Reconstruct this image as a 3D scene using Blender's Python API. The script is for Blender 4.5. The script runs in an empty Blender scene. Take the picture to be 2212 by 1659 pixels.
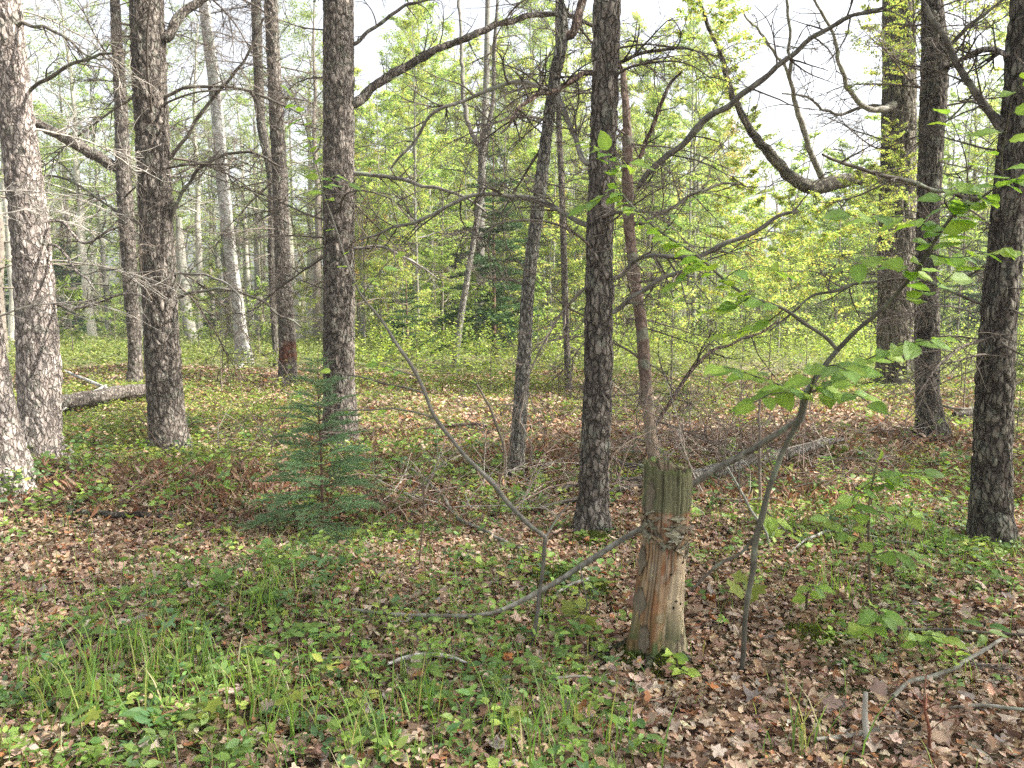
import bpy, math, random
import numpy as np
from mathutils import Vector, Matrix, Euler

random.seed(5)
rg = np.random.default_rng(11)
sc = bpy.context.scene
COL = sc.collection
R = math.radians

# ------------------------------------------------------------------ camera
F, CX, CY = 1736.0, 1106.0, 829.5          # focal length and centre in 2212 x 1659 picture units
PITCH, CAMH = R(5.9), 1.6
cam = bpy.data.objects.new('camera', bpy.data.cameras.new('camera'))
COL.objects.link(cam)
cam.location = (0, 0, CAMH)
cam.rotation_euler = (R(90) - PITCH, 0, 0)
cam.data.sensor_width = 36.0
cam.data.lens = 36.0 * F / 2212.0
cam.data.clip_start = 0.05
cam.data.clip_end = 3000
sc.camera = cam

# ------------------------------------------------------------------ light
SUN_AZ, SUN_EL = R(96), R(44)              # azimuth clockwise from +Y (the view direction)
w = bpy.data.worlds.new('World'); sc.world = w; w.use_nodes = True
nt = w.node_tree; nt.nodes.clear()
out = nt.nodes.new('ShaderNodeOutputWorld'); bgn = nt.nodes.new('ShaderNodeBackground')
sky = nt.nodes.new('ShaderNodeTexSky'); sky.sky_type = 'NISHITA'; sky.sun_disc = False
sky.sun_elevation = SUN_EL; sky.sun_rotation = SUN_AZ
sky.air_density = 1.0; sky.dust_density = 5.0; sky.ozone_density = 1.0; sky.altitude = 100
hs = nt.nodes.new('ShaderNodeHueSaturation'); hs.inputs['Saturation'].default_value = 0.28
nt.links.new(sky.outputs[0], hs.inputs['Color'])
nt.links.new(hs.outputs[0], bgn.inputs['Color'])
bgn.inputs['Strength'].default_value = 0.15
nt.links.new(bgn.outputs[0], out.inputs['Surface'])
sl = bpy.data.lights.new('sun', 'SUN'); sl.energy = 4.6; sl.angle = R(0.6); sl.color = (1, .95, .86)
so = bpy.data.objects.new('sun', sl); COL.objects.link(so)
sd = Vector((math.sin(SUN_AZ) * math.cos(SUN_EL), math.cos(SUN_AZ) * math.cos(SUN_EL), math.sin(SUN_EL)))
so.rotation_euler = sd.to_track_quat('Z', 'Y').to_euler(); so.location = (30, 0, 30)
sc.view_settings.view_transform = 'Standard'; sc.view_settings.look = 'None'
sc.view_settings.exposure = 1.46; sc.view_settings.gamma = 1
sc.view_settings.use_curve_mapping = False
sc.cycles.max_bounces = 7; sc.cycles.diffuse_bounces = 4; sc.cycles.transmission_bounces = 4
sc.cycles.glossy_bounces = 2; sc.cycles.transparent_max_bounces = 4
sc.cycles.use_denoising = False
sc.cycles.sample_clamp_indirect = 6

# ------------------------------------------------------------------ picture <-> place
cp, sp = math.cos(PITCH), math.sin(PITCH)
def ray(px, py):
    a, b = (px - CX) / F, -(py - CY) / F
    return np.array([a, cp + b * sp, -sp + b * cp])
def at(px, py, Y):
    d = ray(px, py); t = Y / d[1]
    return np.array([0, 0, CAMH]) + d * t
BUMPS = [(3.3, 8.6, .16, .7), (4.3, 9.6, .14, .9), (-2.4, 6.4, .10, .8), (-4.2, 7.0, .10, .7), (.6, 8.2, .05, .8),
         (-1.2, 4.4, .05, .6), (1.9, 5.0, -.05, .5), (6, 12.5, .2, 1.6), (4.6, 5.6, .07, .6), (-7, 15, .25, 2.5), (2.2, 6.6, .06, .5)]
def height(x, y):
    x = np.asarray(x, float); y = np.asarray(y, float)
    h = .035 * np.sin(x * 1.3 + .7 * y + 1) + .03 * np.sin(y * 1.7 - x * .9) + .02 * np.sin(3.1 * x + 2) * np.sin(2.7 * y)
    far = np.clip((y - 10) / 25, 0, 1)
    h = h + far * (.25 * np.sin(x * .21 + 1.3) + .2 * np.sin(y * .17 + x * .1))
    for bx, by, a, s in BUMPS:
        h = h + a * np.exp(-((x - bx) ** 2 + (y - by) ** 2) / (s * s))
    return h
def gnd(px, py):
    d = ray(px, py); z = 0.0
    for _ in range(14):
        t = (CAMH - z) / -d[2]
        p = np.array([0, 0, CAMH]) + d * t
        z = .5 * z + .5 * float(height(p[0], p[1]))
    return np.array([p[0], p[1], float(height(p[0], p[1]))])
def depth_of(p):                            # distance along the view axis
    return p[1] * cp - (p[2] - CAMH) * sp
def proj(p):
    zc = depth_of(p); yc = p[1] * sp + (p[2] - CAMH) * cp
    return CX + F * p[0] / zc, CY - F * yc / zc

# ------------------------------------------------------------------ noise
def _h(i, j, k, s=0):
    n = (i * 374761393 + j * 668265263 + k * 1274126177 + s * 974634777) & 0xffffffff
    n = ((n ^ (n >> 13)) * 1103515245) & 0xffffffff
    n = ((n ^ (n >> 16)) * 2654435761) & 0xffffffff
    return ((n ^ (n >> 15)) & 0xffffff) / float(0xffffff)
def vnoise(p, s=0):
    p = np.asarray(p, float); i = np.floor(p).astype(np.int64); f = p - i; f = f * f * (3 - 2 * f)
    r = 0
    for a in (0, 1):
        for b in (0, 1):
            for c in (0, 1):
                wgt = (f[:, 0] if a else 1 - f[:, 0]) * (f[:, 1] if b else 1 - f[:, 1]) * (f[:, 2] if c else 1 - f[:, 2])
                r = r + wgt * _h(i[:, 0] + a, i[:, 1] + b, i[:, 2] + c, s)
    return r
def worley(p, s=0):
    i = np.floor(p).astype(np.int64); n = len(p)
    f1 = np.full(n, 9.); f2 = np.full(n, 9.); idv = np.zeros(n)
    for a in (-1, 0, 1):
        for b in (-1, 0, 1):
            for c in (-1, 0, 1):
                q = i + (a, b, c)
                o = np.stack([_h(q[:, 0], q[:, 1], q[:, 2], s + m) for m in (1, 2, 3)], 1)
                d = np.linalg.norm(q + o - p, axis=1)
                v = _h(q[:, 0], q[:, 1], q[:, 2], s + 7)
                near = d < f1
                f2 = np.where(near, f1, np.minimum(f2, d)); idv = np.where(near, v, idv); f1 = np.where(near, d, f1)
    return f1, f2, idv
def sstep(a, b, x):
    t = np.clip((x - a) / (b - a), 0, 1); return t * t * (3 - 2 * t)

# ------------------------------------------------------------------ mesh building
class Geo:
    def __init__(s): s.V = []; s.F3 = []; s.F4 = []; s.C = []; s.n = 0
    def add(s, V, Fc, C):
        V = np.asarray(V, np.float32).reshape(-1, 3); Fc = np.asarray(Fc, np.int64)
        C = np.asarray(C, np.float32)
        if C.ndim == 1: C = np.tile(C, (len(V), 1))
        (s.F3 if Fc.shape[1] == 3 else s.F4).append(Fc + s.n)
        s.V.append(V); s.C.append(C); s.n += len(V)
    def mesh(s, name, mat, smooth=True):
        me = bpy.data.meshes.new(name)
        V = np.concatenate(s.V); C = np.concatenate(s.C)
        f3 = np.concatenate(s.F3) if s.F3 else np.zeros((0, 3), np.int64)
        f4 = np.concatenate(s.F4) if s.F4 else np.zeros((0, 4), np.int64)
        me.vertices.add(len(V)); me.vertices.foreach_set('co', V.ravel())
        loops = np.concatenate([f3.ravel(), f4.ravel()]).astype(np.int32)
        me.loops.add(len(loops)); me.loops.foreach_set('vertex_index', loops)
        st = np.concatenate([np.arange(len(f3)) * 3, len(f3) * 3 + np.arange(len(f4)) * 4]).astype(np.int32)
        me.polygons.add(len(st)); me.polygons.foreach_set('loop_start', st)
        me.polygons.foreach_set('use_smooth', np.full(len(st), smooth))
        at_ = me.color_attributes.new('Col', 'FLOAT_COLOR', 'POINT')
        at_.data.foreach_set('color', np.concatenate([C, np.ones((len(C), 1), np.float32)], 1).ravel())
        me.update(calc_edges=True); me.materials.append(mat)
        return me
def spline(P, n):
    P = np.asarray(P, float)
    if len(P) == 2: return P[0] + (P[1] - P[0]) * np.linspace(0, 1, n)[:, None]
    d = np.r_[0, np.cumsum(np.linalg.norm(np.diff(P[:, :3], axis=0), axis=1))]
    u = np.linspace(0, d[-1], n); o = np.empty((n, P.shape[1]))
    k = np.clip(np.searchsorted(d, u, side='right') - 1, 0, len(P) - 2)
    t = ((u - d[k]) / np.maximum(d[k + 1] - d[k], 1e-9))[:, None]
    g = np.gradient(P, d, axis=0); h = (d[k + 1] - d[k])[:, None]
    return ((2 * t ** 3 - 3 * t ** 2 + 1) * P[k] + (t ** 3 - 2 * t ** 2 + t) * h * g[k]
            + (-2 * t ** 3 + 3 * t ** 2) * P[k + 1] + (t ** 3 - t ** 2) * h * g[k + 1])
def rings(P, Rr, k):
    T = np.gradient(P, axis=0); T /= np.maximum(np.linalg.norm(T, axis=1), 1e-9)[:, None]
    m = np.abs(T.mean(0)); ref = np.zeros(3); ref[int(np.argmin(m))] = 1
    S = np.cross(T, ref); S /= np.maximum(np.linalg.norm(S, axis=1), 1e-9)[:, None]
    U = np.cross(S, T)
    th = np.linspace(0, 2 * np.pi, k, endpoint=False)
    N = S[:, None] * np.cos(th)[None, :, None] + U[:, None] * np.sin(th)[None, :, None]
    return P[:, None] + N * np.asarray(Rr)[:, None, None], N, th
def ringfaces(n, k):
    i = np.arange(n - 1)[:, None] * k; j = np.arange(k)[None]; j2 = (j + 1) % k
    return np.stack([i + j, i + j2, i + k + j2, i + k + j], -1).reshape(-1, 4)
def tube(g, P, Rr, k, C):
    V, _, _ = rings(np.asarray(P, float), Rr, k)
    g.add(V.reshape(-1, 3), ringfaces(len(P), k), C)
    b = g.n - k                                  # close the tip
    g.F3.append(np.array([[b, b + j, b + j + 1] for j in range(1, k - 1)]))

# leaf shapes: unit leaf along +Y, face up +Z
def fan(outline, mid):
    V = [(0, 0, 0)] + [(0, y, z) for y, z in mid]; nm = len(V)
    V += [(x, y, z) for x, y, z in outline] + [(-x, y, z) for x, y, z in outline]
    no = len(outline); Fs = []
    ms = [0] + [m for m in range(1, nm)]
    my = [V[m][1] for m in ms]
    for s_ in (0, 1):
        o = [nm + s_ * no + q for q in range(no)]
        seq = [0] + o + [nm - 1]
        mi = 0
        for a, b in zip(seq[:-1], seq[1:]):
            while mi < len(ms) - 1 and my[mi + 1] <= V[b][1] - .02: 
                Fs.append((ms[mi], ms[mi + 1], a) if s_ else (ms[mi], a, ms[mi + 1])); mi += 1
            if len({a, b, ms[mi]}) == 3: Fs.append((ms[mi], b, a) if not s_ else (ms[mi], a, b))
    return np.array(V, float), np.array(Fs)
LEAF2 = (np.array([(0, 0, 0), (.3, .45, .06), (0, 1, -.04), (-.3, .45, .06)], float), np.array([(0, 1, 2), (0, 2, 3)]))
LEAF6 = (np.array([(0, 0, 0), (0, .5, -.03), (0, 1, -.12), (.3, .25, .05), (.3, .6, .03), (-.3, .25, .05), (-.3, .6, .03)], float),
         np.array([(0, 3, 1), (3, 4, 1), (4, 2, 1), (0, 1, 5), (5, 1, 6), (6, 1, 2)]))
def ovate(nl=9, wid=.34, droop=.22, seed=0, serr=.012):
    r = np.random.default_rng(seed); V = []; Fs = []
    for i in range(nl + 1):
        t = i / nl; hw = wid * math.sin(math.pi * min(1, t ** .72)) ** .8 * (1 - .12 * t) if 0 < i < nl else 0.004
        z = -droop * t * t + .03 * math.sin(5 * t + seed)
        s = serr * (1 if i % 2 else -1)
        V += [(-hw - s, t, z + .10 * hw + .02 * r.normal()), (-hw * .5, t, z + .06 * hw), (0, t, z - .02), (hw * .5, t, z + .06 * hw), (hw + s, t, z + .10 * hw + .02 * r.normal())]
    for i in range(nl):
        for j in range(4):
            a = i * 5 + j; Fs.append((a, a + 1, a + 6, a + 5))
    return np.array(V), np.array(Fs)
def lobed(seed, curl):
    r = np.random.default_rng(seed); n = 15; V = [(0, .45, 0)]
    for i in range(n):
        a = 2 * math.pi * i / n - math.pi / 2
        rad = (.50 if i % 3 == 0 else .43 if i % 3 == 1 else .31) * r.uniform(.85, 1.1)
        if i == 0: rad = .45
        V.append((math.cos(a) * rad * .95, .45 + math.sin(a) * rad, 0))
    V = np.array(V); ax = r.uniform(0, 3.14); q = V[:, 0] * math.cos(ax) + (V[:, 1] - .45) * math.sin(ax)
    q2 = -V[:, 0] * math.sin(ax) + (V[:, 1] - .45) * math.cos(ax)
    V[:, 2] = curl * q * q * 1.6 + .5 * curl * np.abs(q2) * q2 + r.normal(0, .035, len(V))
    return V, np.array([(0, 1 + i, 1 + (i + 1) % n) for i in range(n)])
def oakish(seed, curl):
    r = np.random.default_rng(seed); V = []; n = 6
    for i in range(n + 1):
        t = i / n; hw = .24 * math.sin(math.pi * min(1, .08 + t * .9)) * (1.15 if i % 2 else .8)
        z = curl * (t - .5) ** 2 * 1.5
        V += [(-hw, t, z + curl * .5 * hw + r.normal(0, .02)), (0, t, z - .02), (hw, t, z + curl * .6 * hw + r.normal(0, .02))]
    Fs = []
    for i in range(n):
        a = i * 3; Fs += [(a, a + 1, a + 3), (a + 1, a + 4, a + 3), (a + 1, a + 2, a + 4), (a + 2, a + 5, a + 4)]
    return np.array(V), np.array(Fs)
def basis(d, n):
    d = d / np.maximum(np.linalg.norm(d, axis=1), 1e-9)[:, None]
    x = np.cross(d, n); x /= np.maximum(np.linalg.norm(x, axis=1), 1e-9)[:, None]
    return np.stack([x, d, np.cross(x, d)], 2)
def scatter(g, protos, pos, d, n, size, col):
    """copies of small leaf shapes at many points, all in one mesh"""
    pos = np.asarray(pos, float); N = len(pos)
    if not N: return
    B = basis(np.asarray(d, float), np.asarray(n, float)); size = np.broadcast_to(np.asarray(size, float), (N,))
    pick = rg.integers(0, len(protos), N)
    for q, (PV, PF) in enumerate(protos):
        m = pick == q; c = int(m.sum())
        if not c: continue
        V = np.einsum('nij,vj->nvi', B[m], PV) * size[m][:, None, None] + pos[m][:, None]
        nv = len(PV)
        Fc = (PF[None] + (np.arange(c) * nv)[:, None, None]).reshape(-1, PF.shape[1])
        g.add(V.reshape(-1, 3), Fc, np.repeat(col[m], nv, 0))
def pal(n, cols, wts=None, jit=.15):
    cols = np.array(cols, float); k = rg.choice(len(cols), n, p=None if wts is None else np.array(wts) / sum(wts))
    return np.clip(cols[k] * rg.normal(1, jit, (n, 1)) * rg.normal(1, .05, (n, 3)), .004, .9)
def rdir(n, up=0.):
    a = rg.uniform(0, 2 * np.pi, n); z = rg.normal(up, .3, n)
    v = np.stack([np.cos(a), np.sin(a), z], 1); return v / np.linalg.norm(v, axis=1)[:, None]
def upn(n, s=.4):
    v = rg.normal(0, s, (n, 3)); v[:, 2] = 1; return v

# ------------------------------------------------------------------ materials
def mat(name, rough=.85, spec=.25, transl=0., tint=(1.35, 1.5, .8), ns=(30., .25), bump=(60., .3, .004), objvar=0., zs=1., fl=None, plates=None):
    m = bpy.data.materials.new(name); m.use_nodes = True; t = m.node_tree; t.nodes.clear()
    N = t.nodes.new; L = t.links.new
    o = N('ShaderNodeOutputMaterial'); b = N('ShaderNodeBsdfPrincipled')
    b.inputs['Roughness'].default_value = rough; b.inputs['Specular IOR Level'].default_value = spec
    a = N('ShaderNodeAttribute'); a.attribute_name = 'Col'
    tc = N('ShaderNodeTexCoord'); mp = N('ShaderNodeMapping'); mp.inputs['Scale'].default_value = (1, 1, zs)
    L(tc.outputs['Object'], mp.inputs['Vector'])
    n1 = N('ShaderNodeTexNoise'); n1.inputs['Scale'].default_value = ns[0]; n1.inputs['Detail'].default_value = 5; n1.inputs['Roughness'].default_value = .65
    L(mp.outputs[0], n1.inputs['Vector'])
    mr = N('ShaderNodeMapRange'); mr.inputs['From Min'].default_value = .3; mr.inputs['From Max'].default_value = .7
    mr.inputs['To Min'].default_value = 1 - ns[1]; mr.inputs['To Max'].default_value = 1 + ns[1]
    L(n1.outputs[0], mr.inputs[0])
    mx = N('ShaderNodeVectorMath'); mx.operation = 'SCALE'
    L(a.outputs['Color'], mx.inputs[0]); L(mr.outputs[0], mx.inputs['Scale'])
    c = mx.outputs[0]
    if objvar:
        oi = N('ShaderNodeObjectInfo'); m2 = N('ShaderNodeMapRange')
        m2.inputs['To Min'].default_value = 1 - objvar; m2.inputs['To Max'].default_value = 1 + objvar
        L(oi.outputs['Random'], m2.inputs[0]); s2 = N('ShaderNodeVectorMath'); s2.operation = 'SCALE'
        L(c, s2.inputs[0]); L(m2.outputs[0], s2.inputs['Scale']); c = s2.outputs[0]
    if fl:                                     # lichen patches of their own colour
        n3 = N('ShaderNodeTexNoise'); n3.inputs['Scale'].default_value = fl[0]; n3.inputs['Detail'].default_value = 6
        L(tc.outputs['Object'], n3.inputs['Vector'])
        r3 = N('ShaderNodeMapRange'); r3.inputs['From Min'].default_value = fl[1]; r3.inputs['From Max'].default_value = fl[1] + .06
        r3.inputs['To Max'].default_value = fl[3]; L(n3.outputs[0], r3.inputs[0])
        mi = N('ShaderNodeMixRGB'); mi.inputs[2].default_value = (*fl[2], 1); L(r3.outputs[0], mi.inputs[0]); L(c, mi.inputs[1]); c = mi.outputs[0]
    if plates:                                 # bark scales: dark seams between raised plates
        sc_, st_, dark, dist = plates
        wn = N('ShaderNodeTexNoise'); wn.inputs['Scale'].default_value = 14; wn.inputs['Detail'].default_value = 4; L(tc.outputs['Object'], wn.inputs['Vector'])
        wv = N('ShaderNodeVectorMath'); wv.operation = 'SCALE'; wv.inputs['Scale'].default_value = .075; L(wn.outputs[1], wv.inputs[0])
        wa = N('ShaderNodeVectorMath'); wa.operation = 'ADD'; L(tc.outputs['Object'], wa.inputs[0]); L(wv.outputs[0], wa.inputs[1])
        wm = N('ShaderNodeMapping'); wm.inputs['Scale'].default_value = (sc_, sc_, sc_ * st_); L(wa.outputs[0], wm.inputs['Vector'])
        ve = N('ShaderNodeTexVoronoi'); ve.feature = 'DISTANCE_TO_EDGE'; ve.inputs['Scale'].default_value = 1; L(wm.outputs[0], ve.inputs['Vector'])
        vc = N('ShaderNodeTexVoronoi'); vc.inputs['Scale'].default_value = 1; L(wm.outputs[0], vc.inputs['Vector'])
        er = N('ShaderNodeMapRange'); er.inputs['From Min'].default_value = .0; er.inputs['From Max'].default_value = .17; L(ve.outputs[0], er.inputs[0])
        sp_ = N('ShaderNodeSeparateColor'); L(vc.outputs['Color'], sp_.inputs[0])
        cvr = N('ShaderNodeMapRange'); cvr.inputs['To Min'].default_value = .8; cvr.inputs['To Max'].default_value = 1.22; L(sp_.outputs[0], cvr.inputs[0])
        sm = N('ShaderNodeMapRange'); sm.inputs['To Min'].default_value = dark; L(er.outputs[0], sm.inputs[0])
        mm_ = N('ShaderNodeMath'); mm_.operation = 'MULTIPLY'; L(cvr.outputs[0], mm_.inputs[0]); L(sm.outputs[0], mm_.inputs[1])
        pv = N('ShaderNodeVectorMath'); pv.operation = 'SCALE'; L(c, pv.inputs[0]); L(mm_.outputs[0], pv.inputs['Scale']); c = pv.outputs[0]
        pb_ = N('ShaderNodeBump'); pb_.inputs['Strength'].default_value = 1; pb_.inputs['Distance'].default_value = dist; L(er.outputs[0], pb_.inputs['Height'])
    L(c, b.inputs['Base Color'])
    if bump:
        n2 = N('ShaderNodeTexNoise'); n2.inputs['Scale'].default_value = bump[0]; n2.inputs['Detail'].default_value = 6; n2.inputs['Roughness'].default_value = .7
        L(mp.outputs[0], n2.inputs['Vector'])
        bu = N('ShaderNodeBump'); bu.inputs['Strength'].default_value = bump[1]; bu.inputs['Distance'].default_value = bump[2]
        L(n2.outputs[0], bu.inputs['Height']); L(bu.outputs[0], b.inputs['Normal'])
        if plates: L(pb_.outputs[0], bu.inputs['Normal'])
    if transl:
        tr = N('ShaderNodeBsdfTranslucent'); ti = N('ShaderNodeVectorMath'); ti.operation = 'MULTIPLY'
        ti.inputs[1].default_value = tint; L(c, ti.inputs[0]); L(ti.outputs[0], tr.inputs['Color'])
        ms = N('ShaderNodeMixShader'); ms.inputs[0].default_value = transl
        L(b.outputs[0], ms.inputs[1]); L(tr.outputs[0], ms.inputs[2]); L(ms.outputs[0], o.inputs['Surface'])
    else:
        L(b.outputs[0], o.inputs['Surface'])
    return m
M_BARK = mat('bark', .92, .15, ns=(45., .3), bump=(110., .6, .006), zs=.5, fl=(9., .57, (.20, .21, .17), .5), plates=(31., .30, .36, .011))
M_BARKG = mat('grey_bark', .9, .15, ns=(20., .25), bump=(60., .5, .006), zs=.6, objvar=.2, fl=(6., .56, (.24, .27, .2), .6))
M_TWIG = mat('twig', .88, .2, ns=(25., .3), bump=None, objvar=.3)
M_WOOD = mat('weathered_wood', .85, .2, ns=(40., .22), bump=(120., .5, .004), zs=.12)
M_LEAF = mat('spring_leaf', .5, .35, .5, (1.75, 1.75, 1.2), ns=(2., .15), bump=None, objvar=.12)
M_LEAFN = mat('sapling_leaf', .45, .4, .45, (1.6, 1.7, .8), ns=(25., .1), bump=(60., .3, .002), objvar=.22)
M_NEED = mat('needle', .55, .3, .15, (1.1, 1.3, .8), ns=(4., .15), bump=None, objvar=.2)
M_LIT = mat('dead_leaf', .75, .25, .12, (1.4, 1.0, .7), ns=(30., .22), bump=None)
M_HERB = mat('herb_leaf', .5, .35, .35, (1.3, 1.45, .6), ns=(14., .18), bump=None, objvar=.15)
M_GRASS = mat('grass_blade', .5, .35, .4, (1.3, 1.4, .6), ns=(6., .15), bump=None)

gm = bpy.data.materials.new('forest_soil'); gm.use_nodes = True
t = gm.node_tree; N = t.nodes.new; L = t.links.new; b = t.nodes['Principled BSDF']; b.inputs['Roughness'].default_value = .95
tc = N('ShaderNodeTexCoord')
def noise(scale, det=6):
    n = N('ShaderNodeTexNoise'); n.inputs['Scale'].default_value = scale; n.inputs['Detail'].default_value = det; L(tc.outputs['Object'], n.inputs['Vector']); return n.outputs[0]
vo = N('ShaderNodeTexVoronoi'); vo.inputs['Scale'].default_value = 22; L(tc.outputs['Object'], vo.inputs['Vector'])
sep = N('ShaderNodeSeparateColor'); L(vo.outputs['Color'], sep.inputs[0])
cr = N('ShaderNodeValToRGB'); L(sep.outputs[0], cr.inputs[0])
cr.color_ramp.elements[0].color = (.05, .03, .02, 1); cr.color_ramp.elements[1].color = (.24, .17, .13, 1)
e = cr.color_ramp.elements.new(.5); e.color = (.12, .075, .05, 1)
mo = N('ShaderNodeMixRGB'); mo.inputs[2].default_value = (.075, .10, .025, 1)
r1 = N('ShaderNodeMapRange'); r1.inputs['From Min'].default_value = .48; r1.inputs['From Max'].default_value = .62; L(noise(.9), r1.inputs[0])
L(r1.outputs[0], mo.inputs[0]); L(cr.outputs[0], mo.inputs[1])
sx = N('ShaderNodeSeparateXYZ'); L(tc.outputs['Object'], sx.inputs[0])
r2 = N('ShaderNodeMapRange'); r2.inputs['From Min'].default_value = 14; r2.inputs['From Max'].default_value = 30; r2.inputs['To Max'].default_value = .75; L(sx.outputs[1], r2.inputs[0])
fg = N('ShaderNodeMixRGB'); fg.inputs[2].default_value = (.12, .14, .04, 1); L(r2.outputs[0], fg.inputs[0]); L(mo.outputs[0], fg.inputs[1])
L(fg.outputs[0], b.inputs['Base Color'])
bu = N('ShaderNodeBump'); bu.inputs['Strength'].default_value = .8; bu.inputs['Distance'].default_value = .02; L(noise(30), bu.inputs['Height']); L(bu.outputs[0], b.inputs['Normal'])

# ------------------------------------------------------------------ objects
def link(name, me, parent=None, loc=(0, 0, 0), rot=None, scl=None, kind=None, label=None):
    o = bpy.data.objects.new(name, me); COL.objects.link(o)
    if parent is not None: o.parent = parent
    o.location = tuple(float(v) for v in loc)
    if rot is not None: o.rotation_euler = rot
    if scl is not None: o.scale = scl if hasattr(scl, '__len__') else (scl,) * 3
    if kind: o['kind'] = kind
    if label: o['label'] = label
    return o
def thing(name, label, cat, loc, group=None, rz=0., scl=1., me=None):
    o = link(name, me, None, loc, (0, 0, rz), scl)
    o['label'] = label; o['category'] = cat
    if group: o['group'] = group
    return o
ORD = ['first', 'second', 'third', 'fourth', 'fifth', 'sixth', 'seventh', 'eighth', 'ninth', 'tenth', 'eleventh', 'twelfth',
       'thirteenth', 'fourteenth', 'fifteenth', 'sixteenth', 'seventeenth', 'eighteenth', 'nineteenth', 'twentieth',
       'twenty-first', 'twenty-second', 'twenty-third', 'twenty-fourth', 'twenty-fifth', 'twenty-sixth', 'twenty-seventh', 'twenty-eighth', 'twenty-ninth', 'thirtieth']

# ------------------------------------------------------------------ ground
ys = np.r_[-25, -18, -12, -8, -5, -3, -1.5, np.arange(0, 14, .07), 14 * 1.022 ** np.arange(0, 215)]
us = np.linspace(-1, 1, 301); us = np.sign(us) * (np.abs(us) ** 1.25)
YY, UU = np.meshgrid(ys, us, indexing='ij'); XX = UU * np.maximum(14, np.abs(YY) * 1.6 + 8)
ZZ = height(XX, YY)
P3 = np.stack([XX.ravel() * 7, YY.ravel() * 7, np.zeros(XX.size)], 1)
ZZ = ZZ + (.018 * (vnoise(P3) - .5) + .012 * (vnoise(P3 * 2.7) - .5)).reshape(ZZ.shape) * (YY < 16) - .01
g = Geo(); r_, c_ = XX.shape
ii = np.arange(r_ - 1)[:, None] * c_ + np.arange(c_ - 1)[None]
g.add(np.stack([XX, YY, ZZ], -1).reshape(-1, 3), np.stack([ii, ii + 1, ii + c_ + 1, ii + c_], -1).reshape(-1, 4), (.1, .1, .1))
link('forest_floor', g.mesh('forest_floor', gm), kind='structure')

# ------------------------------------------------------------------ trunks and limbs with real bark plates
BARKS = {  # plate colour, furrow colour, plates per metre, stretch, relief
    'pine': ((.25, .218, .19), (.13, .108, .092), 15, .45, .013),
    'pale': ((.50, .435, .395), (.33, .275, .245), 15, .45, .013),
    'dark': ((.16, .145, .12), (.085, .07, .06), 16, .40, .013),
    'grey': ((.28, .265, .23), (.15, .135, .12), 26, .45, .006),
    'red': ((.27, .20, .165), (.15, .10, .08), 26, .5, .010),
    'old': ((.23, .205, .165), (.06, .05, .04), 17, .14, .022),
    'smooth': ((.27, .26, .225), (.17, .155, .13), 16, 2.0, .003),
    'birch': ((.50, .49, .455), (.20, .18, .16), 9, 2.6, .002)}
def bark_tube(P, Rr, k, kind, seed=0, flare=0., moss=0.):
    V, Nn, th = rings(P, Rr, k); n = len(P)
    plate, furrow, fq, st, relief = BARKS[kind]
    rel = min(relief, float(np.mean(Rr)) * .12)
    d = np.r_[0, np.cumsum(np.linalg.norm(np.diff(P, axis=0), axis=1))]
    rr = np.asarray(Rr)[:, None]
    q = np.stack([np.cos(th)[None] * rr * fq, np.sin(th)[None] * rr * fq, np.repeat(d[:, None], k, 1) * fq * st], -1).reshape(-1, 3) + seed * 7.3
    wr = np.stack([vnoise(q * .6, 1), vnoise(q * .6, 2), vnoise(q * .6, 3)], 1) - .5
    q = q + wr * 1.3
    f1, f2, idv = worley(q, seed); ed = f2 - f1
    m = sstep(.03, .28, ed); big = vnoise(q * .12 + 5, 4)
    disp = rel * (m * (.5 + .8 * idv) - .5) + rel * .7 * (vnoise(q * 3, 5) - .5) * 2 * .5
    if flare:
        zz = d[:, None] + 0 * th[None]
        lob = 1 + .5 * np.cos(th[None] * 4 + seed) + .35 * np.cos(th[None] * 7 + 2 * seed)
        disp = disp + (flare * rr * np.exp(-zz / .13) * lob).ravel()
    V = V.reshape(-1, 3) + Nn.reshape(-1, 3) * disp[:, None]
    plate = np.array(plate); furrow = np.array(furrow)
    C = furrow + (plate * (.8 + .4 * idv[:, None]) - furrow) * m[:, None]
    C = C * (.75 + .5 * big[:, None])
    if moss:
        zz = np.repeat(d, k); mm = (sstep(.45, .65, vnoise(q * .25, 9)) * np.exp(-zz / moss))[:, None]
        C = C * (1 - mm * .8) + np.array((.085, .11, .045)) * mm * .8
    return V, ringfaces(n, k), C
def tree_top(px, py, w, Y, c):
    return None
HERO = []
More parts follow.
